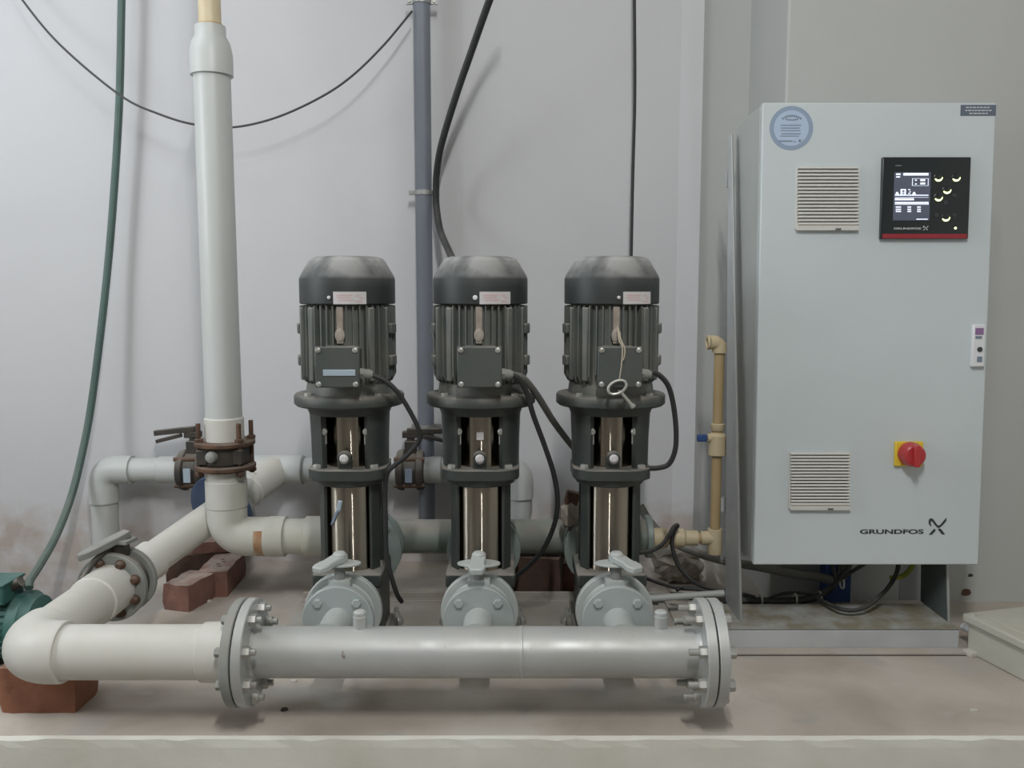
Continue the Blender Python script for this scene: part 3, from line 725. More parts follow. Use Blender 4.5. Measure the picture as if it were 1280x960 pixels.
# ------------------------------------------------------------------ rear manifold, its check valves
rm = thing('rear_manifold', (-.08, RY, RZ - .05), 'dusty grey green steel header pipe behind the pumps', 'pipe')
part('header_pipe', B().lathe([(.0475, 0), (.0475, .895)], (-.52, RY, RZ), (1, 0, 0), 44), M['greenish'], rm, True)
part('end_cap', B().disc((.375, RY, RZ), (.392, RY, RZ), .06), M['disc'], rm, True, label='pale end cap')
for x in PUMP_X:
    part('branch_stub', B().cyl((x, RY - .03, RZ), (x, 2.345, RZ), .036), M['greenish'], rm, True)
    part('branch_flange', B().disc((x, 2.343, RZ), (x, 2.360, RZ), .096), M['disc'], rm, True)
CH_L = ('grey green check valve at the back of the left pump', 'grey green check valve at the back of the middle pump', 'grey green check valve at the back of the right pump')
for x, lb in zip(PUMP_X, CH_L):
    t = thing('check_valve', (x, 2.31, RZ - .1), lb, 'valve', 'check valves behind the pumps')
    part('valve_body', B().lathe([(.09, .0), (.098, .004), (.098, .026), (.09, .03), (.078, .036), (.078, .05)], (x, 2.281, RZ), (0, 1, 0), 40), M['disc'], t, True)
    for k in range(4):
        a = R(45 + 90 * k); part('bolt', bolt_shape((x + .084 * math.cos(a), 2.281, RZ + .084 * math.sin(a)), (0, -1, 0), .009, .008), M['bolt'], t, True)

# wrapped lever left of the right pump
t = thing('wrapped_lever', P(713, 655, 2.31), 'dark lever wrapped in dirty cloth standing left of the right pump', 'lever')
part('grip', B().box(P(715, 622, 2.31), (.036, .03, .034), Matrix.Rotation(R(12), 3, 'Y')).cyl(P(716, 625, 2.31), P(716, 662, 2.31), .010), M['rust'], t, True, bevel=.003)
rg = random.Random(5); b = B().ball(P(714, 644, 2.305), .034, 18, 12, (.8, .7, 1.15))
b.v = [q + Vector((rg.uniform(-1, 1), rg.uniform(-1, 1), rg.uniform(-1, 1))) * .006 for q in b.v]
part('cloth_wrap', b, M['cloth'], t, True, label='crumpled dirty cloth')

# ------------------------------------------------------------------ bricks
def brick(loc, rz, m, label, size=(.23, .11, .075), holes=0, lean=0.0, seed=1):
    rg = random.Random(seed); L_, W_, H_ = size; nx, ny, nz = 6, 4, 3; b = B(); idx = {}
    def vid(i, j, k):
        if (i, j, k) not in idx:
            x, y, z = (i / nx - .5) * L_, (j / ny - .5) * W_, k / nz * H_
            e = sum((i in (0, nx), j in (0, ny), k in (0, nz)))
            sh = .95 if e == 3 else (.985 if e == 2 else 1)
            jit = .0022
            q = Vector((x * (sh * .5 + .5), y * sh, (z - H_ / 2) * (sh * .5 + .5) + H_ / 2)) + Vector((rg.uniform(-1, 1), rg.uniform(-1, 1), rg.uniform(-1, 1) if k else 0)) * jit
            if k == 0: q.z = 0
            idx[(i, j, k)] = len(b.v); b.v.append(q)
        return idx[(i, j, k)]
    for i in range(nx):
        for j in range(ny):
            b.f.append((vid(i, j, 0), vid(i, j + 1, 0), vid(i + 1, j + 1, 0), vid(i + 1, j, 0)))
            b.f.append((vid(i, j, nz), vid(i + 1, j, nz), vid(i + 1, j + 1, nz), vid(i, j + 1, nz)))
    for k in range(nz):
        for i in range(nx):
            b.f.append((vid(i, 0, k), vid(i + 1, 0, k), vid(i + 1, 0, k + 1), vid(i, 0, k + 1)))
            b.f.append((vid(i, ny, k), vid(i, ny, k + 1), vid(i + 1, ny, k + 1), vid(i + 1, ny, k)))
        for j in range(ny):
            b.f.append((vid(0, j, k), vid(0, j, k + 1), vid(0, j + 1, k + 1), vid(0, j + 1, k)))
            b.f.append((vid(nx, j, k), vid(nx, j + 1, k), vid(nx, j + 1, k + 1), vid(nx, j, k + 1)))
    o = mesh_obj('brick', b, m, None, smooth=30); o.location = loc; o.rotation_euler = (0, lean, rz)
    tag(o, label, 'brick')
    for h in range(holes):
        q = Vector(((h - (holes - 1) / 2) * .022 - .02, 0.005 * (-1) ** h, H_ - .0006))
        mesh_obj('pit', B().lathe([(.007, 0), (.006, .0012)], q, (0, 0, 1), 10), M['brick_d'], o)
    return o
brick((-1.013, 1.85, 0), 0, M['brick_o'], 'orange brick lying under the front left PVC elbow', (.165, .11, .1), seed=2)
brick((-.885, 2.61, 0), R(92), M['brick'], 'pitted red brick lying end on below the riser elbow', (.2, .09, .076), 5, seed=3)
brick((-.99, 2.73, 0), R(18), M['brick_d'], 'dark red brick under the slanting pipe behind the pitted brick', (.21, .11, .08), seed=4)
brick((-.945, 2.735, .081), R(14), M['brick'], 'broken red brick lying on top of the dark brick', (.13, .10, .036), seed=14)
brick((-.93, 2.46, 0), R(75), M['brick'], 'small broken red brick right of the flange valve', (.13, .085, .075), seed=5)
brick((.075, 2.475, 0), R(80), M['brick_d'], 'dark brick standing under the rear header between middle and right pumps', (.16, .15, .155), seed=6)
brick((.195, 2.50, 0), R(8), M['brick'], 'dark red brick beside the right pump under the rear header', (.13, .11, .125), seed=7)

# ------------------------------------------------------------------ upright grey pipe with clamps
UX, UY = -.2755, 2.795
up = thing('upright_pipe', (UX, UY, .1), 'grey blue upright pipe clamped to the wall left of the middle pump', 'pipe')
part('pipe', B().cyl((UX, UY, .10), (UX, UY, CZ), .0255, seg=32), M['upright'], up, True)
for y in (2, 241, 533):
    z = P(530, y, UY).z
    b = B().ring((UX, UY, z - .007), (UX, UY, z + .007), .0285, .0255, 28).box((UX - .036, UY + .005, z), (.022, .01, .014)).box((UX + .036, UY + .005, z), (.022, .01, .014))
    c = part('clamp', b, M['clamp'], up, True)
    for s in (-1, 1): part('screw', B().lathe([(.005, 0), (.004, .004)], (UX + s * .038, UY, z), (0, -1, 0), 10), M['bolt'], c, True)
    part('stand_off', B().box((UX, (UY + .028 + WY) / 2, z), (.03, WY - UY - .028, .014)), M['clamp'], c, True)

# ------------------------------------------------------------------ hoses and wires
def cable(name, pts, r, m, label, cat='cable', n=8, seg=10, group=None):
    return solo(name, B().tube(spline(pts, n), r, seg), m, label, cat, group)
cable('garden_hose', [P(154, -60, 2.80), P(152, 0, 2.80), P(149, 130, 2.80), P(141, 260, 2.80), P(131, 370, 2.79), P(115, 500, 2.76), P(102, 570, 2.72), P(88, 624, 2.66), P(70, 670, 2.55), P(50, 706, 2.4), P(37, 726, 2.3), P(36, 735, 2.28)],
      .0115, M['hose'], 'green hose hanging down the left wall to the green motor', 'hose')
cable('sagging_wire', [P(10, -30, 2.80), P(28, 0, 2.78), P(75, 56, 2.74), P(150, 119, 2.72), P(200, 143, 2.71), P(245, 156, 2.71), P(292, 159, 2.71), P(345, 147, 2.71), P(400, 122, 2.71), P(440, 95, 2.72), P(480, 56, 2.74), P(515, 14, 2.77)],
      .0034, M['wire'], 'thin dark wire sagging across the wall behind the riser', 'wire')
cable('thick_cable', [P(630, -45, 2.45), P(612, 0, 2.52), P(590, 62, 2.6), P(570, 120, 2.66), P(552, 180, 2.72), P(546, 215, 2.76), P(545, 240, 2.775), P(546, 262, 2.77), P(551, 290, 2.72), P(563, 318, 2.6), P(572, 340, 2.45), P(578, 400, 2.33), P(580, 470, 2.3)],
      .0105, M['cable'], 'thick black cable curving from above to the back of the middle motor')
cable('thin_cable', [P(793, -40, 2.73), P(793, 0, 2.73), P(793.5, 120, 2.73), P(791, 220, 2.72), P(789, 320, 2.70), P(788, 400, 2.68), P(787, 520, 2.66), P(785, 640, 2.64), (.335, 2.62, .08), (.34, 2.60, .006)],
      .0048, M['cable'], 'thin black cable dropping straight behind the right motor')
cable('motor_cable', [P(461, 468, 1.98), P(478, 474, 1.985), P(495, 488, 1.99), P(510, 510, 2.0), P(523, 536, 2.01), P(524, 550, 2.02), P(510, 568, 2.03), P(494, 581, 2.04), P(484, 592, 2.05), P(481.5, 615, 2.055), P(482, 650, 2.055), P(483, 690, 2.055), P(488, 716, 2.055), P(496, 742, 2.06), P(502, 752, 2.08)],
      .0058, M['cable'], 'black cable looping from the left motor down the right side of its pump')
cable('motor_cable', [P(635, 467, 1.98), P(648, 473, 1.985), P(658, 490, 2.0), P(667, 520, 2.02), P(680, 555, 2.05), P(692, 592, 2.08), P(697, 625, 2.1), P(693, 655, 2.12), P(680, 685, 2.15), P(660, 708, 2.18), P(645, 722, 2.2), P(637, 745, 2.2)],
      .0062, M['cable'], 'grey black cable bowing down from the middle motor to the floor')
cable('branch_cable', [P(638, 468, 1.99), P(655, 474, 2.03), P(672, 495, 2.1), P(690, 524, 2.18), P(706, 546, 2.24), P(722, 566, 2.29), P(742, 590, 2.34), P(752, 640, 2.4)],
      .0085, M['cable_g'], 'thick grey cable running from the middle motor behind the right pump')
cable('motor_cable', [P(808, 465, 1.98), P(821, 467, 1.99), P(834, 480, 2.0), P(841, 502, 2.01), P(845, 535, 2.02), P(844, 562, 2.03), P(836, 580, 2.04), P(822, 585, 2.05), P(805, 586, 2.06), P(798, 592, 2.08), P(797, 640, 2.1), P(797, 690, 2.1)],
      .0062, M['cable'], 'black cable looping out from the right motor and back to its pump')

# ------------------------------------------------------------------ key on its string
t = thing('hanging_key', P(772, 440, 1.935), 'steel cabinet key with oval bow hanging on a string before the right motor', 'key')
part('string', B().tube(spline([P(772, 408, 1.985), P(774, 425, 1.96), P(778, 434, 1.943), P(777, 455, 1.94), P(774, 476, 1.94)], 6), .0016, 6), M['string'], t, True)
part('string', B().tube(spline([P(772, 408, 1.985), P(776, 424, 1.957), P(781, 436, 1.942), P(780, 447, 1.941), P(777, 452, 1.94)], 6), .0018, 6), M['string'], t, True)
c0 = P(771.5, 484, 1.938); ring = []
for k in range(25):
    a = 2 * PI * k / 24; x, y = .0215 * math.cos(a), .0135 * math.sin(a); q = R(28)
    ring.append(c0 + Vector((x * math.cos(q) - y * math.sin(q), .002 * math.sin(a), x * math.sin(q) + y * math.cos(q))))
part('bow', B().tube(ring, .0032, 10, False), M['key'], t, True)
k0, k1 = P(776, 490, 1.938), P(792, 509, 1.938)
part('shank', B().cyl(k0, k1, .0038, seg=12).cyl(k1 - (k1 - k0) * .18, k1, .0062, seg=12).box(k0, (.012, .006, .008)), M['key'], t, True)

# ------------------------------------------------------------------ cream branch line at right
CX, CY, CZ0 = .5715, 2.42, .205
cl = thing('cream_branch_pipe', (CX, CY, .17), 'cream plastic branch pipe rising between the right pump and the cabinet', 'pipe')
zp = lambda y: P(640, y, CY).z
part('pipe', B().cyl((CX, CY, zp(440)), (CX, CY, zp(660)), .0142, seg=24), M['tan'], cl, True)
e = bend((CX - .03, CY - .004, zp(428)), (CX, CY, zp(428)), (CX, CY, zp(440)), .018, 8)
part('elbow', B().tube(e, .0195, 24).ring(e[0] - Vector((.006, 0, 0)), e[0], .0205, .013, 24).lathe([(.0205, 0), (.0205, .025)], (CX, CY, zp(441)), (0, 0, 1), 24), M['cream'], cl, True)
part('collar', B().lathe([(.017, 0), (.019, .003), (.019, .018), (.017, .02)], (CX, CY, zp(538)), (0, 0, 1), 24), M['cream'], cl, True)
vb = part('ball_valve', B().lathe([(.018, 0), (.0245, .004), (.0245, .058), (.02, .064), (.018, .066)], (CX, CY, zp(570)), (0, 0, 1), 28).cyl((CX - .01, CY - .004, zp(547)), (CX - .03, CY - .006, zp(547)), .012), M['cream'], cl, True)
part('handle', B().box((CX - .044, CY - .006, zp(547)), (.028, .014, .020)), M['blue'], vb, True, bevel=.003, label='blue handle')
b = B().lathe([(.0195, 0), (.0205, .003), (.0205, .07), (.0195, .073)], (CX, CY, zp(692)), (0, 0, 1), 24).cyl((CX, CY, CZ0), (CX - .04, CY, CZ0), .0195)
part('tee', b, M['cream'], cl, True)
part('pipe', B().cyl((CX - .03, CY, CZ0), (.40, CY, CZ0), .0145, seg=24), M['tan'], cl, True)
part('union', B().lathe([(.0225, 0), (.0285, .003), (.0285, .04), (.024, .043)], (.395, CY, CZ0), (1, 0, 0), 28), M['cream'], cl, True)
part('coupling', B().lathe([(.02, 0), (.0265, .006), (.0265, .03), (.021, .036), (.021, .07)], (.452, CY, CZ0), (1, 0, 0), 28), M['cream'], cl, True)

# ------------------------------------------------------------------ control cabinet
CW, CH, CD = .562, 1.131, .255
cb = thing('control_cabinet', (.6025, 2.145, .2175), 'tall pale grey control cabinet with red switch and black display panel', 'cabinet', rot=(R(-2.0), 0, 0))
def U(px, py):
    v = (py - 127) / 578.0; xl = 955 - 14 * v; xr = 1246 - 24 * v
    return CW * (px - xl) / (xr - xl), CH * (1 - (py + (px - xl) / 291 * (-2 + 4 * v) * 0 - 127) / 578.0)
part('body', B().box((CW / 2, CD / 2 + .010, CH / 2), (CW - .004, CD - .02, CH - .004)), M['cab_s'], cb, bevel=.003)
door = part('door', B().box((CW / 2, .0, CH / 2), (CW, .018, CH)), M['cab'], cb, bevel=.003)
DF = -.009
def plate(name, x0, y0, x1, y1, m, parent, th=.002, y=DF, label=None, bevel=0.0):
    (a, c), (d, e) = U(x0, y0), U(x1, y1)
    return part(name, B().box(((a + d) / 2, y - th / 2, (c + e) / 2), (abs(d - a), th, abs(c - e))), m, parent, label=label, bevel=bevel)
def vent(x0, y0, x1, y1, label):
    g = plate('vent_grille', x0, y0, x1, y1, M['vent'], door, .006, bevel=.0015, label=label)
    plate('filter', x0 + 3, y0 + 2, x1 - 3, y1 - 9, M['vent_d'], g, .0015, DF - .006)
    n = 17
    for k in range(n):
        y = y0 + 1.5 + (y1 - 8 - y0) * k / (n - 1)
        (a, c), (d, e) = U(x0 + .5, y), U(x1 - .5, y)
        part('slat', B().box(((a + d) / 2, DF - .0105, c), (d - a, .008, .0046), Matrix.Rotation(R(-18), 3, 'X')), M['vent'], g)
    plate('bottom_rim', x0, y1 - 7, x1, y1 + 1, M['vent'], g, .012, DF)
    plate('catch', (x0 + x1) / 2 + 9, y1 - 1.5, (x0 + x1) / 2 + 16, y1 + 1, M['vent_d'], g, .0125, DF)
vent(996, 206, 1072, 282, 'upper vent grille'); vent(986, 560, 1060, 632, 'lower vent grille')
pn = plate('display_panel', 1102, 194, 1207.5, 293.5, M['panel'], door, .012, bevel=.002, label='black display panel with lit screen')
plate('red_bar', 1101, 287.5, 1205.5, 293, M['red_bar'], pn, .0008, DF - .012, label='dark red bar')
sc = plate('screen', 1116, 212.5, 1159, 271, M['screen'], pn, .0008, DF - .012, label='lit grey screen')
def px(x0, y0, x1, y1): plate('pixels', x0, y0, x1, y1, M['screen_w'], sc, .0003, DF - .0128)
px(1127, 213.5, 1158, 216.5); px(1118, 214, 1123.5, 216); px(1118, 217.5, 1123, 219)
px(1148, 221, 1154, 223.3); px(1148, 225, 1154, 227.3); px(1141.5, 221.5, 1143.5, 223); px(1141.5, 226, 1143.5, 227.5)
px(1138, 220, 1158, 220.4); px(1138, 228.6, 1158, 229); px(1138, 220, 1138.5, 229); px(1157.6, 220, 1158, 229)
px(1116.5, 239.8, 1158, 241); px(1118, 236.5, 1120.5, 240); px(1117, 238.5, 1121.5, 240)
px(1123.5, 234, 1125.5, 241); px(1123.5, 233, 1130, 234.4); px(1128.5, 233, 1130, 241); px(1125, 236.5, 1129, 237.2); px(1125, 238.6, 1129, 239.2)
px(1133, 233, 1135.5, 234.2); px(1134.5, 235.5, 1136, 236.8); px(1133, 237.6, 1135.5, 238.8); px(1139, 236.5, 1141.5, 240); px(1138, 238.5, 1142.5, 240)
px(1116.5, 244, 1140, 246.6); px(1116.5, 242.8, 1158, 243.2); px(1116.5, 248.6, 1158, 250.8); px(1116.5, 251.4, 1158, 251.9); px(1157.6, 248.6, 1158, 252)
for r_ in (254.0, 256.8, 259.4):
    for x0, x1 in ((1117.5, 1124), (1132, 1136.5), (1144, 1148.5)): px(x0, r_, x1, r_ + 1.5)
px(1143, 269, 1157, 270.2)
for x0, y0 in ((1170, 219), (1192, 219), (1180.5, 234), (1170, 243), (1179, 267.5)):
    (a, c) = U(x0, y0)
    bt = part('button', B().lathe([(.0105, 0), (.0105, .002), (.008, .0032)], (a, DF - .012, c), (0, -1, 0), 20), M['panel'], pn, label='round button lit along its lower edge')
    cres = []
    for k in range(13):
        q = R(200 + 160 * k / 12); cres.append((.0098 * math.cos(q), .0098 * math.sin(q)))
    for k in range(13):
        q = R(360 - 160 * k / 12); cres.append((.0085 * math.cos(q), .0062 * math.sin(q) + .0008))
    part('lit_rim', B().prism(cres[:-1], (a, DF - .0150, c), (1, 0, 0), (0, 0, 1), .0012), M['led'], bt)
for x0, y0 in ((1190.5, 241), (1168.5, 265), (1190.5, 265), (1180, 249.5)):
    (a, c) = U(x0, y0); part('button', B().lathe([(.0055, 0), (.0055, .0015), (.004, .002)], (a, DF - .012, c), (0, -1, 0), 14), M['print_d'], pn, label='small unlit button')
(a, c) = U(1191.5, 280.5); part('status_light', B().lathe([(.003, 0), (.003, .001)], (a, DF - .012, c), (0, -1, 0), 12), M['led'], pn)
plate('small_print', 1117.5, 203.8, 1125, 205, M['print_g'], pn, .0003, DF - .012)

def text_mesh(body, name, m, parent, x, z, y, height, width, label=None):
    cu = bpy.data.curves.new(name, 'FONT'); cu.body = body; cu.size = 1; cu.extrude = 0; cu.offset = .03
    tmp = bpy.data.objects.new('tmp', cu); COL.objects.link(tmp)
    dg = bpy.context.evaluated_depsgraph_get(); me = bpy.data.meshes.new_from_object(tmp.evaluated_get(dg))
    bpy.data.objects.remove(tmp); bpy.data.curves.remove(cu)
    xs = [v.co.x for v in me.vertices]; ys = [v.co.y for v in me.vertices]
    x0, x1, y0, y1 = min(xs), max(xs), min(ys), max(ys)
    for v in me.vertices:
        v.co = Vector((x + (v.co.x - x0) / (x1 - x0) * width, y, z + (v.co.y - y0) / (y1 - y0) * height))
    me.materials.append(m); o = bpy.data.objects.new(name, me); COL.objects.link(o); o.parent = parent
    md = o.modifiers.new('thick', 'SOLIDIFY'); md.thickness = .0006; md.offset = 0
    if label: o['label'] = label
    return o
LOGO = [[(618, 762), (620, 750), (626, 746), (634, 748), (643, 759), (655, 774), (664, 771), (676, 756), (687, 744), (686, 757), (672, 773), (661, 782), (652, 781), (640, 768), (632, 757), (627, 758), (627, 768), (631, 777), (622, 772)],
        [(621, 808), (641, 785), (648, 791), (633, 808)], [(654, 786), (666, 785), (684, 807), (672, 807)]]
def logo(parent, x0, y0, x1, y1, m, y, th, name):
    b = B(); (a, c), (d, e) = U(x0, y1), U(x1, y0)
    for poly in LOGO:
        pts = [((q[0] - 618) / 70 * (d - a), (808 - q[1]) / 64 * (e - c)) for q in poly]
        b.prism(pts, (a, y, c), (1, 0, 0), (0, 0, 1), th)
    return part(name, b, m, parent, smooth=0)
(a, c), (d, e) = U(1074, 665), U(1153.5, 659)
text_mesh('GRUNDFOS', 'lettering', M['print_d'], door, a, c, DF - .0004, e - c, d - a, 'dark grey lettering GRUNDFOS')
logo(door, 1159, 644, 1182.5, 666, M['print_d'], DF - .0001, .0008, 'emblem')
(a, c), (d, e) = U(1115, 282.2), U(1149, 279.8)
text_mesh('GRUNDFOS', 'lettering', M['print_w'], pn, a, c, DF - .0123, e - c, d - a, 'tiny white lettering GRUNDFOS')
logo(pn, 1151, 277.5, 1158, 283, M['print_w'], DF - .0120, .0006, 'emblem')
# rotary switch
sw = plate('rotary_switch', 1117, 546, 1151, 577.5, M['yellow'], door, .010, bevel=.003, label='yellow square switch plate')
(a, c) = U(1134.5, 561.5)
kb = part('knob', B().lathe([(.030, 0), (.030, .012), (.0285, .016), (.026, .030), (.022, .033)], (a, DF - .010, c), (0, -1, 0), 32), M['red'], sw, label='round red knob')
part('knob_grip', B().prism([(-.009, .026), (.009, .026), (.007, -.027), (-.007, -.027)], (a, DF - .041, c), (1, 0, 0), (0, 0, 1), .014), M['red'], kb, bevel=.003)
# door lock
lk = plate('lock_handle', 1213.5, 399, 1227.5, 452, M['white'], door, .012, bevel=.003, label='white lock plate')
plate('lock_print', 1216, 403.5, 1226, 412, M['purple'], lk, .0006, DF - .012)
plate('lock_print', 1216, 413.5, 1224, 417, M['print_g'], lk, .0006, DF - .012)
(a, c) = U(1221, 430); part('keyhole', B().lathe([(.006, 0), (.006, .003), (.004, .004)], (a, DF - .012, c), (0, -1, 0), 16), M['print_d'], lk)
plate('lock_button', 1218, 439, 1224, 446, M['print_g'], lk, .001, DF - .012)
# stickers
(a, c) = U(990.5, 158); rr = .0525
st = part('round_sticker', B().lathe([(rr, 0), (rr, .0006)], (a, DF, c), (0, -1, 0), 48), M['blue_r'], door, label='round pale blue sticker')
part('sticker_face', B().lathe([(rr * .80, .0006), (rr * .80, .001)], (a, DF, c), (0, -1, 0), 48), M['blue_s'], st)
def ink(x0, y0, x1, y1, m='print_g'): plate('print', x0, y0, x1, y1, M[m], st, .0003, DF - .001)
ink(977, 154, 1003, 155.2); ink(977.5, 157.4, 1001, 158.6); ink(977, 160.6, 1002, 161.6); ink(978, 164.4, 1002, 165.6); ink(976, 167.2, 1000, 168.2)
ink(974.5, 173, 992, 174.6); ink(993.5, 173.6, 996, 175); ink(999.5, 171.8, 1002.5, 175)
for k in range(9):
    t_ = -1 + 2 * k / 8; ink(991 + t_ * 11 - 1.1, 142 + t_ * t_ * 3.2, 991 + t_ * 11 + 1.1, 144.4 + t_ * t_ * 3.2)
for k in range(7):
    t_ = -1 + 2 * k / 6; ink(991 + t_ * 7 - .9, 147.4 - t_ * t_ * .8, 991 + t_ * 7 + .9, 149.2 - t_ * t_ * .8)
lb = plate('dark_label', 1201.5, 130, 1245, 143, M['print_g'], door, .001, label='dark grey label in the top corner')
lb.data.materials[0] = mat('dark_grey_label', (96, 106, 120), .6)
for x0, x1, y in ((1208, 1238, 133.0), (1207, 1240, 136.6), (1212, 1235, 140.2)):
    k = x0
    while k < x1:
        k2 = min(k + random.uniform(2.5, 5), x1); plate('print', k, y - .6, k2, y + .8, M['print_w'], lb, .0003, DF - .001); k = k2 + 1

# ------------------------------------------------------------------ stand of the cabinet
sd_ = thing('cabinet_stand', (.82, 2.22, 0), 'galvanised steel stand with flat posts carrying the cabinet', 'stand')
FX0, FX1 = .50, 1.118
part('base_channel', B().box(((FX0 + FX1) / 2, 2.125, .033), (FX1 - FX0, .006, .0502)).box(((FX0 + FX1) / 2, 2.21, .0560), (FX1 - FX0, .176, .004)).box(((FX0 + FX1) / 2, 2.295, .033), (FX1 - FX0, .006, .05)), M['frame'], sd_, True, bevel=.001)
ZT = 1.31
for s, x in ((0, .584), (1, 1.115)):
    poly = [(2.165, .058), (2.31, .058), (2.452, ZT), (2.43, ZT), (2.405, .9)] if False else [(2.168, .058), (2.318, .058), (2.440, .9), (2.452, ZT), (2.425, ZT), (2.33, .9), (2.20, .35)]
    poly = [(2.168, .058), (2.318, .058), (2.46, .60), (2.46, ZT), (2.432, ZT), (2.385, .85), (2.26, .5), (2.19, .25)]
    pw = [(2.168, .058), (2.318, .058), (2.418, ZT), (2.396, ZT)]
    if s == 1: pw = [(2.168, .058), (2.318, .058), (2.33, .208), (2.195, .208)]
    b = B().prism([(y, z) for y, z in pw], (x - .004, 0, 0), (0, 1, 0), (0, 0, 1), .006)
    part('post', b, M['frame'] if s == 0 else M['frame_shaded'], sd_, True, smooth=0, bevel=.001, label=None if s == 0 else 'right post coloured dark for shade')
    lipx = .014 * (1 if s == 0 else -1)
    e0, e1 = Vector((x, 2.168, .058)), Vector((x, 2.396, ZT)) if s == 0 else Vector((x, 2.195, .208))
    part('post_edge', B().tube([e0, e1], .0035, 8), M['clamp'], sd_, True, label='bright folded front edge')
for z in (.30, 1.2):
    yb = 2.41 + (z - .3) * .035
    part('mounting_rail', B().box((.85, yb + .016, z), (.53, .012, .04)), M['frame'], sd_, True)
part('mounting_rail', B().box((.85, 2.325, .20), (.536, .02, .03)), M['frame'], sd_, True)
part('back_plate', B().box((1.085, 2.335, .14), (.05, .004, .17)), M['frame'], sd_, True)

# ------------------------------------------------------------------ cables and boxes under the cabinet
bl = thing('blue_box', P(1044, 748, 2.44), 'blue plastic box standing on the floor under the cabinet', 'box')
bz = P(1044, 748, 2.44).z
c_ = P(1044, 730, 2.44)
part('body', B().box((c_.x, 2.449, max(bz, .0) + .08), (.066, .05, .16)), M['blue'], bl, True, bevel=.004)
part('lid', B().box((c_.x, 2.42, max(bz, .0) + .08), (.071, .012, .166)), M['blue'], bl, True, bevel=.003)
cable('grey_conduit', [P(800, 632, 2.60), P(812, 652, 2.58), P(828, 668, 2.56), P(850, 682, 2.54), P(880, 694, 2.52), P(910, 702, 2.48), P(945, 708, 2.44), P(985, 716, 2.42), P(1020, 721, 2.40), P(1045, 725, 2.40), P(1056, 715, 2.36), P(1060, 700, 2.33), P(1061, 690, 2.32)],
      .0125, M['cable_g'], 'thick grey flexible conduit running behind the frame into the cabinet', 'conduit')
BY = 2.335
def run(name, dy, dz, end, lab, r=.006, m='cable', extra=None):
    pts = [P(838, 742, BY + .05), P(870, 744 + dz, BY + .03), P(905, 747 + dz, BY), P(950, 749 + dz, BY + dy), P(990, 749 + dz, BY + dy), P(1020, 744 + dz, BY + dy), P(1037, 734 + dz, BY + dy), P(1045, 727 + dz * .4, BY - .01), end]
    return cable(name, pts, r, M[m], lab)
run('power_cable', .012, 0, P(1038, 695, 2.33), 'black cable in the tied bundle entering the cabinet farthest left', .0055)
run('power_cable', -.006, 3.2, P(1052, 695, 2.33), 'black cable in the tied bundle entering the cabinet second from left', .0055)
run('power_cable', .022, 5, P(1072, 692, 2.31), 'black cable in the tied bundle slanting right into the cabinet', .0052)
run('power_cable', .002, 1.6, P(1098, 694, 2.30), 'black cable in the tied bundle slanting farthest right into the cabinet', .005)
cable('power_cable', [P(1022, 748, 2.30), P(1036, 755, 2.25), P(1050, 761, 2.21), P(1066, 763, 2.20), P(1082, 759, 2.21), P(1098, 747, 2.24), P(1112, 732, 2.27), P(1121, 715, 2.29), P(1124, 695, 2.3)],
      .0055, M['cable'], 'black cable sagging alone in a low loop under the cabinet')
cable('power_cable', [P(958, 749, 2.34), P(970, 744, 2.35), P(985, 741, 2.35), P(1000, 741, 2.35), P(1016, 744, 2.345), P(1024, 747, 2.335)],
      .004, M['cable'], 'thin black cable arching above the tied bundle')
cable('earth_wire', [P(1112, 722, 2.34), P(1122, 722, 2.33), P(1132, 718, 2.33), P(1140, 708, 2.33), P(1143, 695, 2.33)], .006, M['yg'], 'yellow green earth wire under the right end of the cabinet', 'wire')
for x, y, s, lab in ((951, 749.5, 7, 'leftmost'), (994, 749, 8, 'middle'), (1024.5, 746, 9, 'right'), (1052.5, 729, 7, 'upper')):
    c = P(x, y, BY + .004)
    solo('cable_tie', B().ring(c - Vector((.0022, 0, 0)), c + Vector((.0022, 0, 0)), .0165 if s > 6 else .014, .0145 if s > 6 else .012, 20), M['tie'],
         {'leftmost': 'white cable tie nearest the left post on the cable bundle', 'middle': 'white cable tie round the middle of the cable bundle', 'right': 'white cable tie where the bundle starts to rise', 'upper': 'white cable tie high on the bundle before the blue box'}[lab], 'cable tie', 'ties on the cable bundle')
cable('loop_cable', [P(798, 691, 2.25), P(812, 689, 2.27), P(826, 682, 2.30), P(836, 670, 2.34), P(842, 659, 2.375), P(847, 657, 2.385), P(842, 666, 2.385), P(840, 680, 2.38), P(845, 700, 2.37), P(856, 718, 2.36), P(876, 732, 2.36), P(905, 739, 2.36), P(925, 742, 2.355), P(944, 747, 2.345)],
      .0058, M['cable'], 'black cable looped over the cream pipe and down to the bundle')
cable('floor_cable', [P(805, 722, 2.5), P(822, 728, 2.47), P(846, 735, 2.44), P(872, 737, 2.42), P(900, 741, 2.39)], .005, M['cable'], 'thin black cable lying on the floor right of the right pump')
cable('floor_cable', [P(846, 738, 2.42), P(856, 734, 2.44), P(872, 735, 2.44), P(892, 740, 2.40), P(906, 744, 2.37)], .0045, M['cable'], 'short curved black cable on the floor before the left post')
p0, p1 = P(806, 748.5, 2.34), P(905, 741.5, 2.34)
cb_ = thing('loose_bar', (p0 + p1) / 2, 'pale grey metal bar lying from the skid towards the left post', 'bar')
part('bar', B().tube([p0, p1], .0095, 16), M['silver_w'], cb_, True)
part('end_bracket', B().box(p0 + Vector((.02, .0, -.028)), (.03, .03, .05)), M['iron'], cb_, True)
part('end_bracket', B().box(p1 + Vector((-.03, .0, -.03)), (.05, .03, .05)), M['iron'], cb_, True)
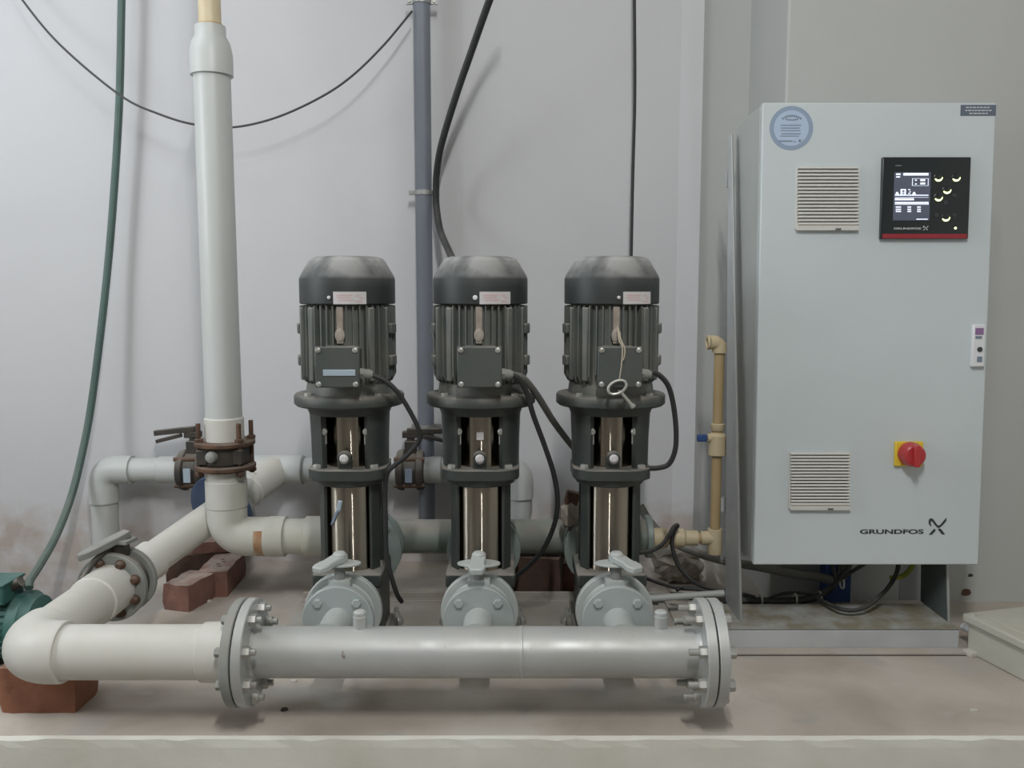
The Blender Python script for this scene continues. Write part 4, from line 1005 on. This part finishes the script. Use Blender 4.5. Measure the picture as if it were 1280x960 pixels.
# crumpled bag
rg = random.Random(11); g = P(850, 700, 2.62)
b = B().ball((g.x, 2.66, .05), .075, 20, 14, (1, .8, .95))
b.v = [Vector((q.x, q.y, max(q.z, .0))) + Vector((rg.uniform(-1, 1), rg.uniform(-1, 1), rg.uniform(0, 1))) * .012 for q in b.v]
solo('plastic_bag', b, M['bag'], 'crumpled dusty plastic bag on the floor behind the cream pipe', 'bag', smooth=0)

# ------------------------------------------------------------------ junction box at right edge
jx, jy, jr = 1.137, 2.118, R(15)
jb = thing('junction_box', (jx, jy, 0), 'pale grey lidded junction box on the floor at the right edge', 'box', rot=(0, 0, jr))
# local: x along the width, -y along the length
JW, JL, JH = .20, .30, .095
part('body', B().box((JW / 2, -JL / 2, JH / 2 - .008), (JW, JL, JH - .016)), M['jbox'], jb, bevel=.004)
ld = part('lid', B().box((JW / 2, -JL / 2, JH - .008), (JW + .02, JL + .02, .022)), M['jbox'], jb, bevel=.005)
part('lid_panel', B().box((JW / 2, -JL / 2, JH + .004), (JW - .04, JL - .05, .006)), M['jbox'], ld, bevel=.002)
for x, y in ((.004, -.01), (JW - .004, -.01), (.004, -JL + .01), (JW - .004, -JL + .01)):
    part('lid_screw', B().cyl((x, y, JH), (x, y, JH + .007), .008, seg=14), M['jbox'], ld)
part('conduit_stub', B().cyl((.02, .0, .05), (.02, .035, .05), .010, seg=16), M['white'], jb)
part('foot_tab', B().box((-.008, -.02, .006), (.022, .03, .012)), M['chip'], jb, bevel=.002)

# ------------------------------------------------------------------ green motor beyond the slab at left
GX, GY, GZ = -1.39, 2.30, .0
gm = thing('green_motor', (GX, GY, LOW), 'green electric motor lying beyond the slab at the left edge', 'motor')
part('pedestal', B().box((GX - .05, GY, (LOW + GZ - .1) / 2), (.46, .26, GZ - .1 - LOW)), M['slab'], gm, True, bevel=.01)
part('motor_body', B().lathe([(.07, -.26), (.08, -.25), (.08, .07)], (GX, GY, GZ), (1, 0, 0), 36), M['green'], gm, True)
fb = B()
for k in range(30):
    q = 2 * PI * k / 30; u = Vector((0, -math.sin(q), math.cos(q))); rd = Vector((0, math.cos(q), math.sin(q)))
    prof = [(.078, -.24), (.09, -.24), (.09, .05), (.078, .06)]; c = Vector((GX, GY, GZ))
    vs = [c + rd * r_ + Vector((x_, 0, 0)) + u * s for s in (-.002, .002) for r_, x_ in prof]
    fb.add(vs, [(3, 2, 1, 0), (4, 5, 6, 7), (0, 1, 5, 4), (1, 2, 6, 5), (2, 3, 7, 6), (3, 0, 4, 7)])
o = part('cooling_fins', fb, M['green'], gm, True, smooth=0); o['kind'] = 'stuff'
part('end_shield', B().lathe([(.088, 0), (.091, .004), (.091, .03), (.084, .036), (.078, .055), (.05, .065), (.02, .068)], (GX + .06, GY, GZ), (1, 0, 0), 36), M['green'], gm, True)
part('shaft', B().cyl((GX + .14, GY, GZ), (GX + .18, GY, GZ), .014), M['bolt'], gm, True)
tb_ = part('terminal_box', B().box((GX - .0, GY - .03, GZ + .105), (.13, .10, .05)), M['green'], gm, True, bevel=.005)
part('box_lid', B().box((GX - .0, GY - .03, GZ + .133), (.136, .106, .008)), M['green'], tb_, True, bevel=.002)
part('cable_gland', B().cyl((GX + .06, GY - .03, GZ + .115), (GX + .085, GY - .03, GZ + .13), .014), M['iron'], tb_, True)
b = B()
for s in (-1, 1): b.box((GX - .09, GY + s * .07, GZ - .085), (.22, .05, .03))
part('foot', b, M['green'], gm, True, bevel=.003)

# ------------------------------------------------------------------ crumbs on the slab
def chip(px_, py_, s, m, label, name='plaster_chip', seed=1):
    a = math.atan((py_ - 480) / F_PX) + PITCH; Y = EYE / math.tan(a); q = P(px_, py_, Y); rg = random.Random(seed)
    poly = [(s * (1 + rg.uniform(-.35, .2)) * math.cos(k * PI / 3), s * .7 * (1 + rg.uniform(-.35, .2)) * math.sin(k * PI / 3)) for k in range(6)]
    solo(name, B().prism(poly, (q.x, Y, 0), (1, 0, 0), (0, 1, 0), s * .45), m, label, 'debris', smooth=0)
chip(258, 752, .012, M['chip'], 'pale plaster chip on the slab in front of the pitted brick', seed=2)
chip(243, 745, .006, M['stone'], 'tiny dark pebble left of the pale plaster chip', 'pebble', 3)
chip(1218, 889, .009, M['chip'], 'white plaster chip on the slab at the lower right', seed=4)
chip(355, 888, .009, M['stone'], 'dark pebble on the slab right of the left header flange', 'pebble', 5)
chip(367, 852, .008, M['chip'], 'small pale crumb on the slab under the header', seed=6)
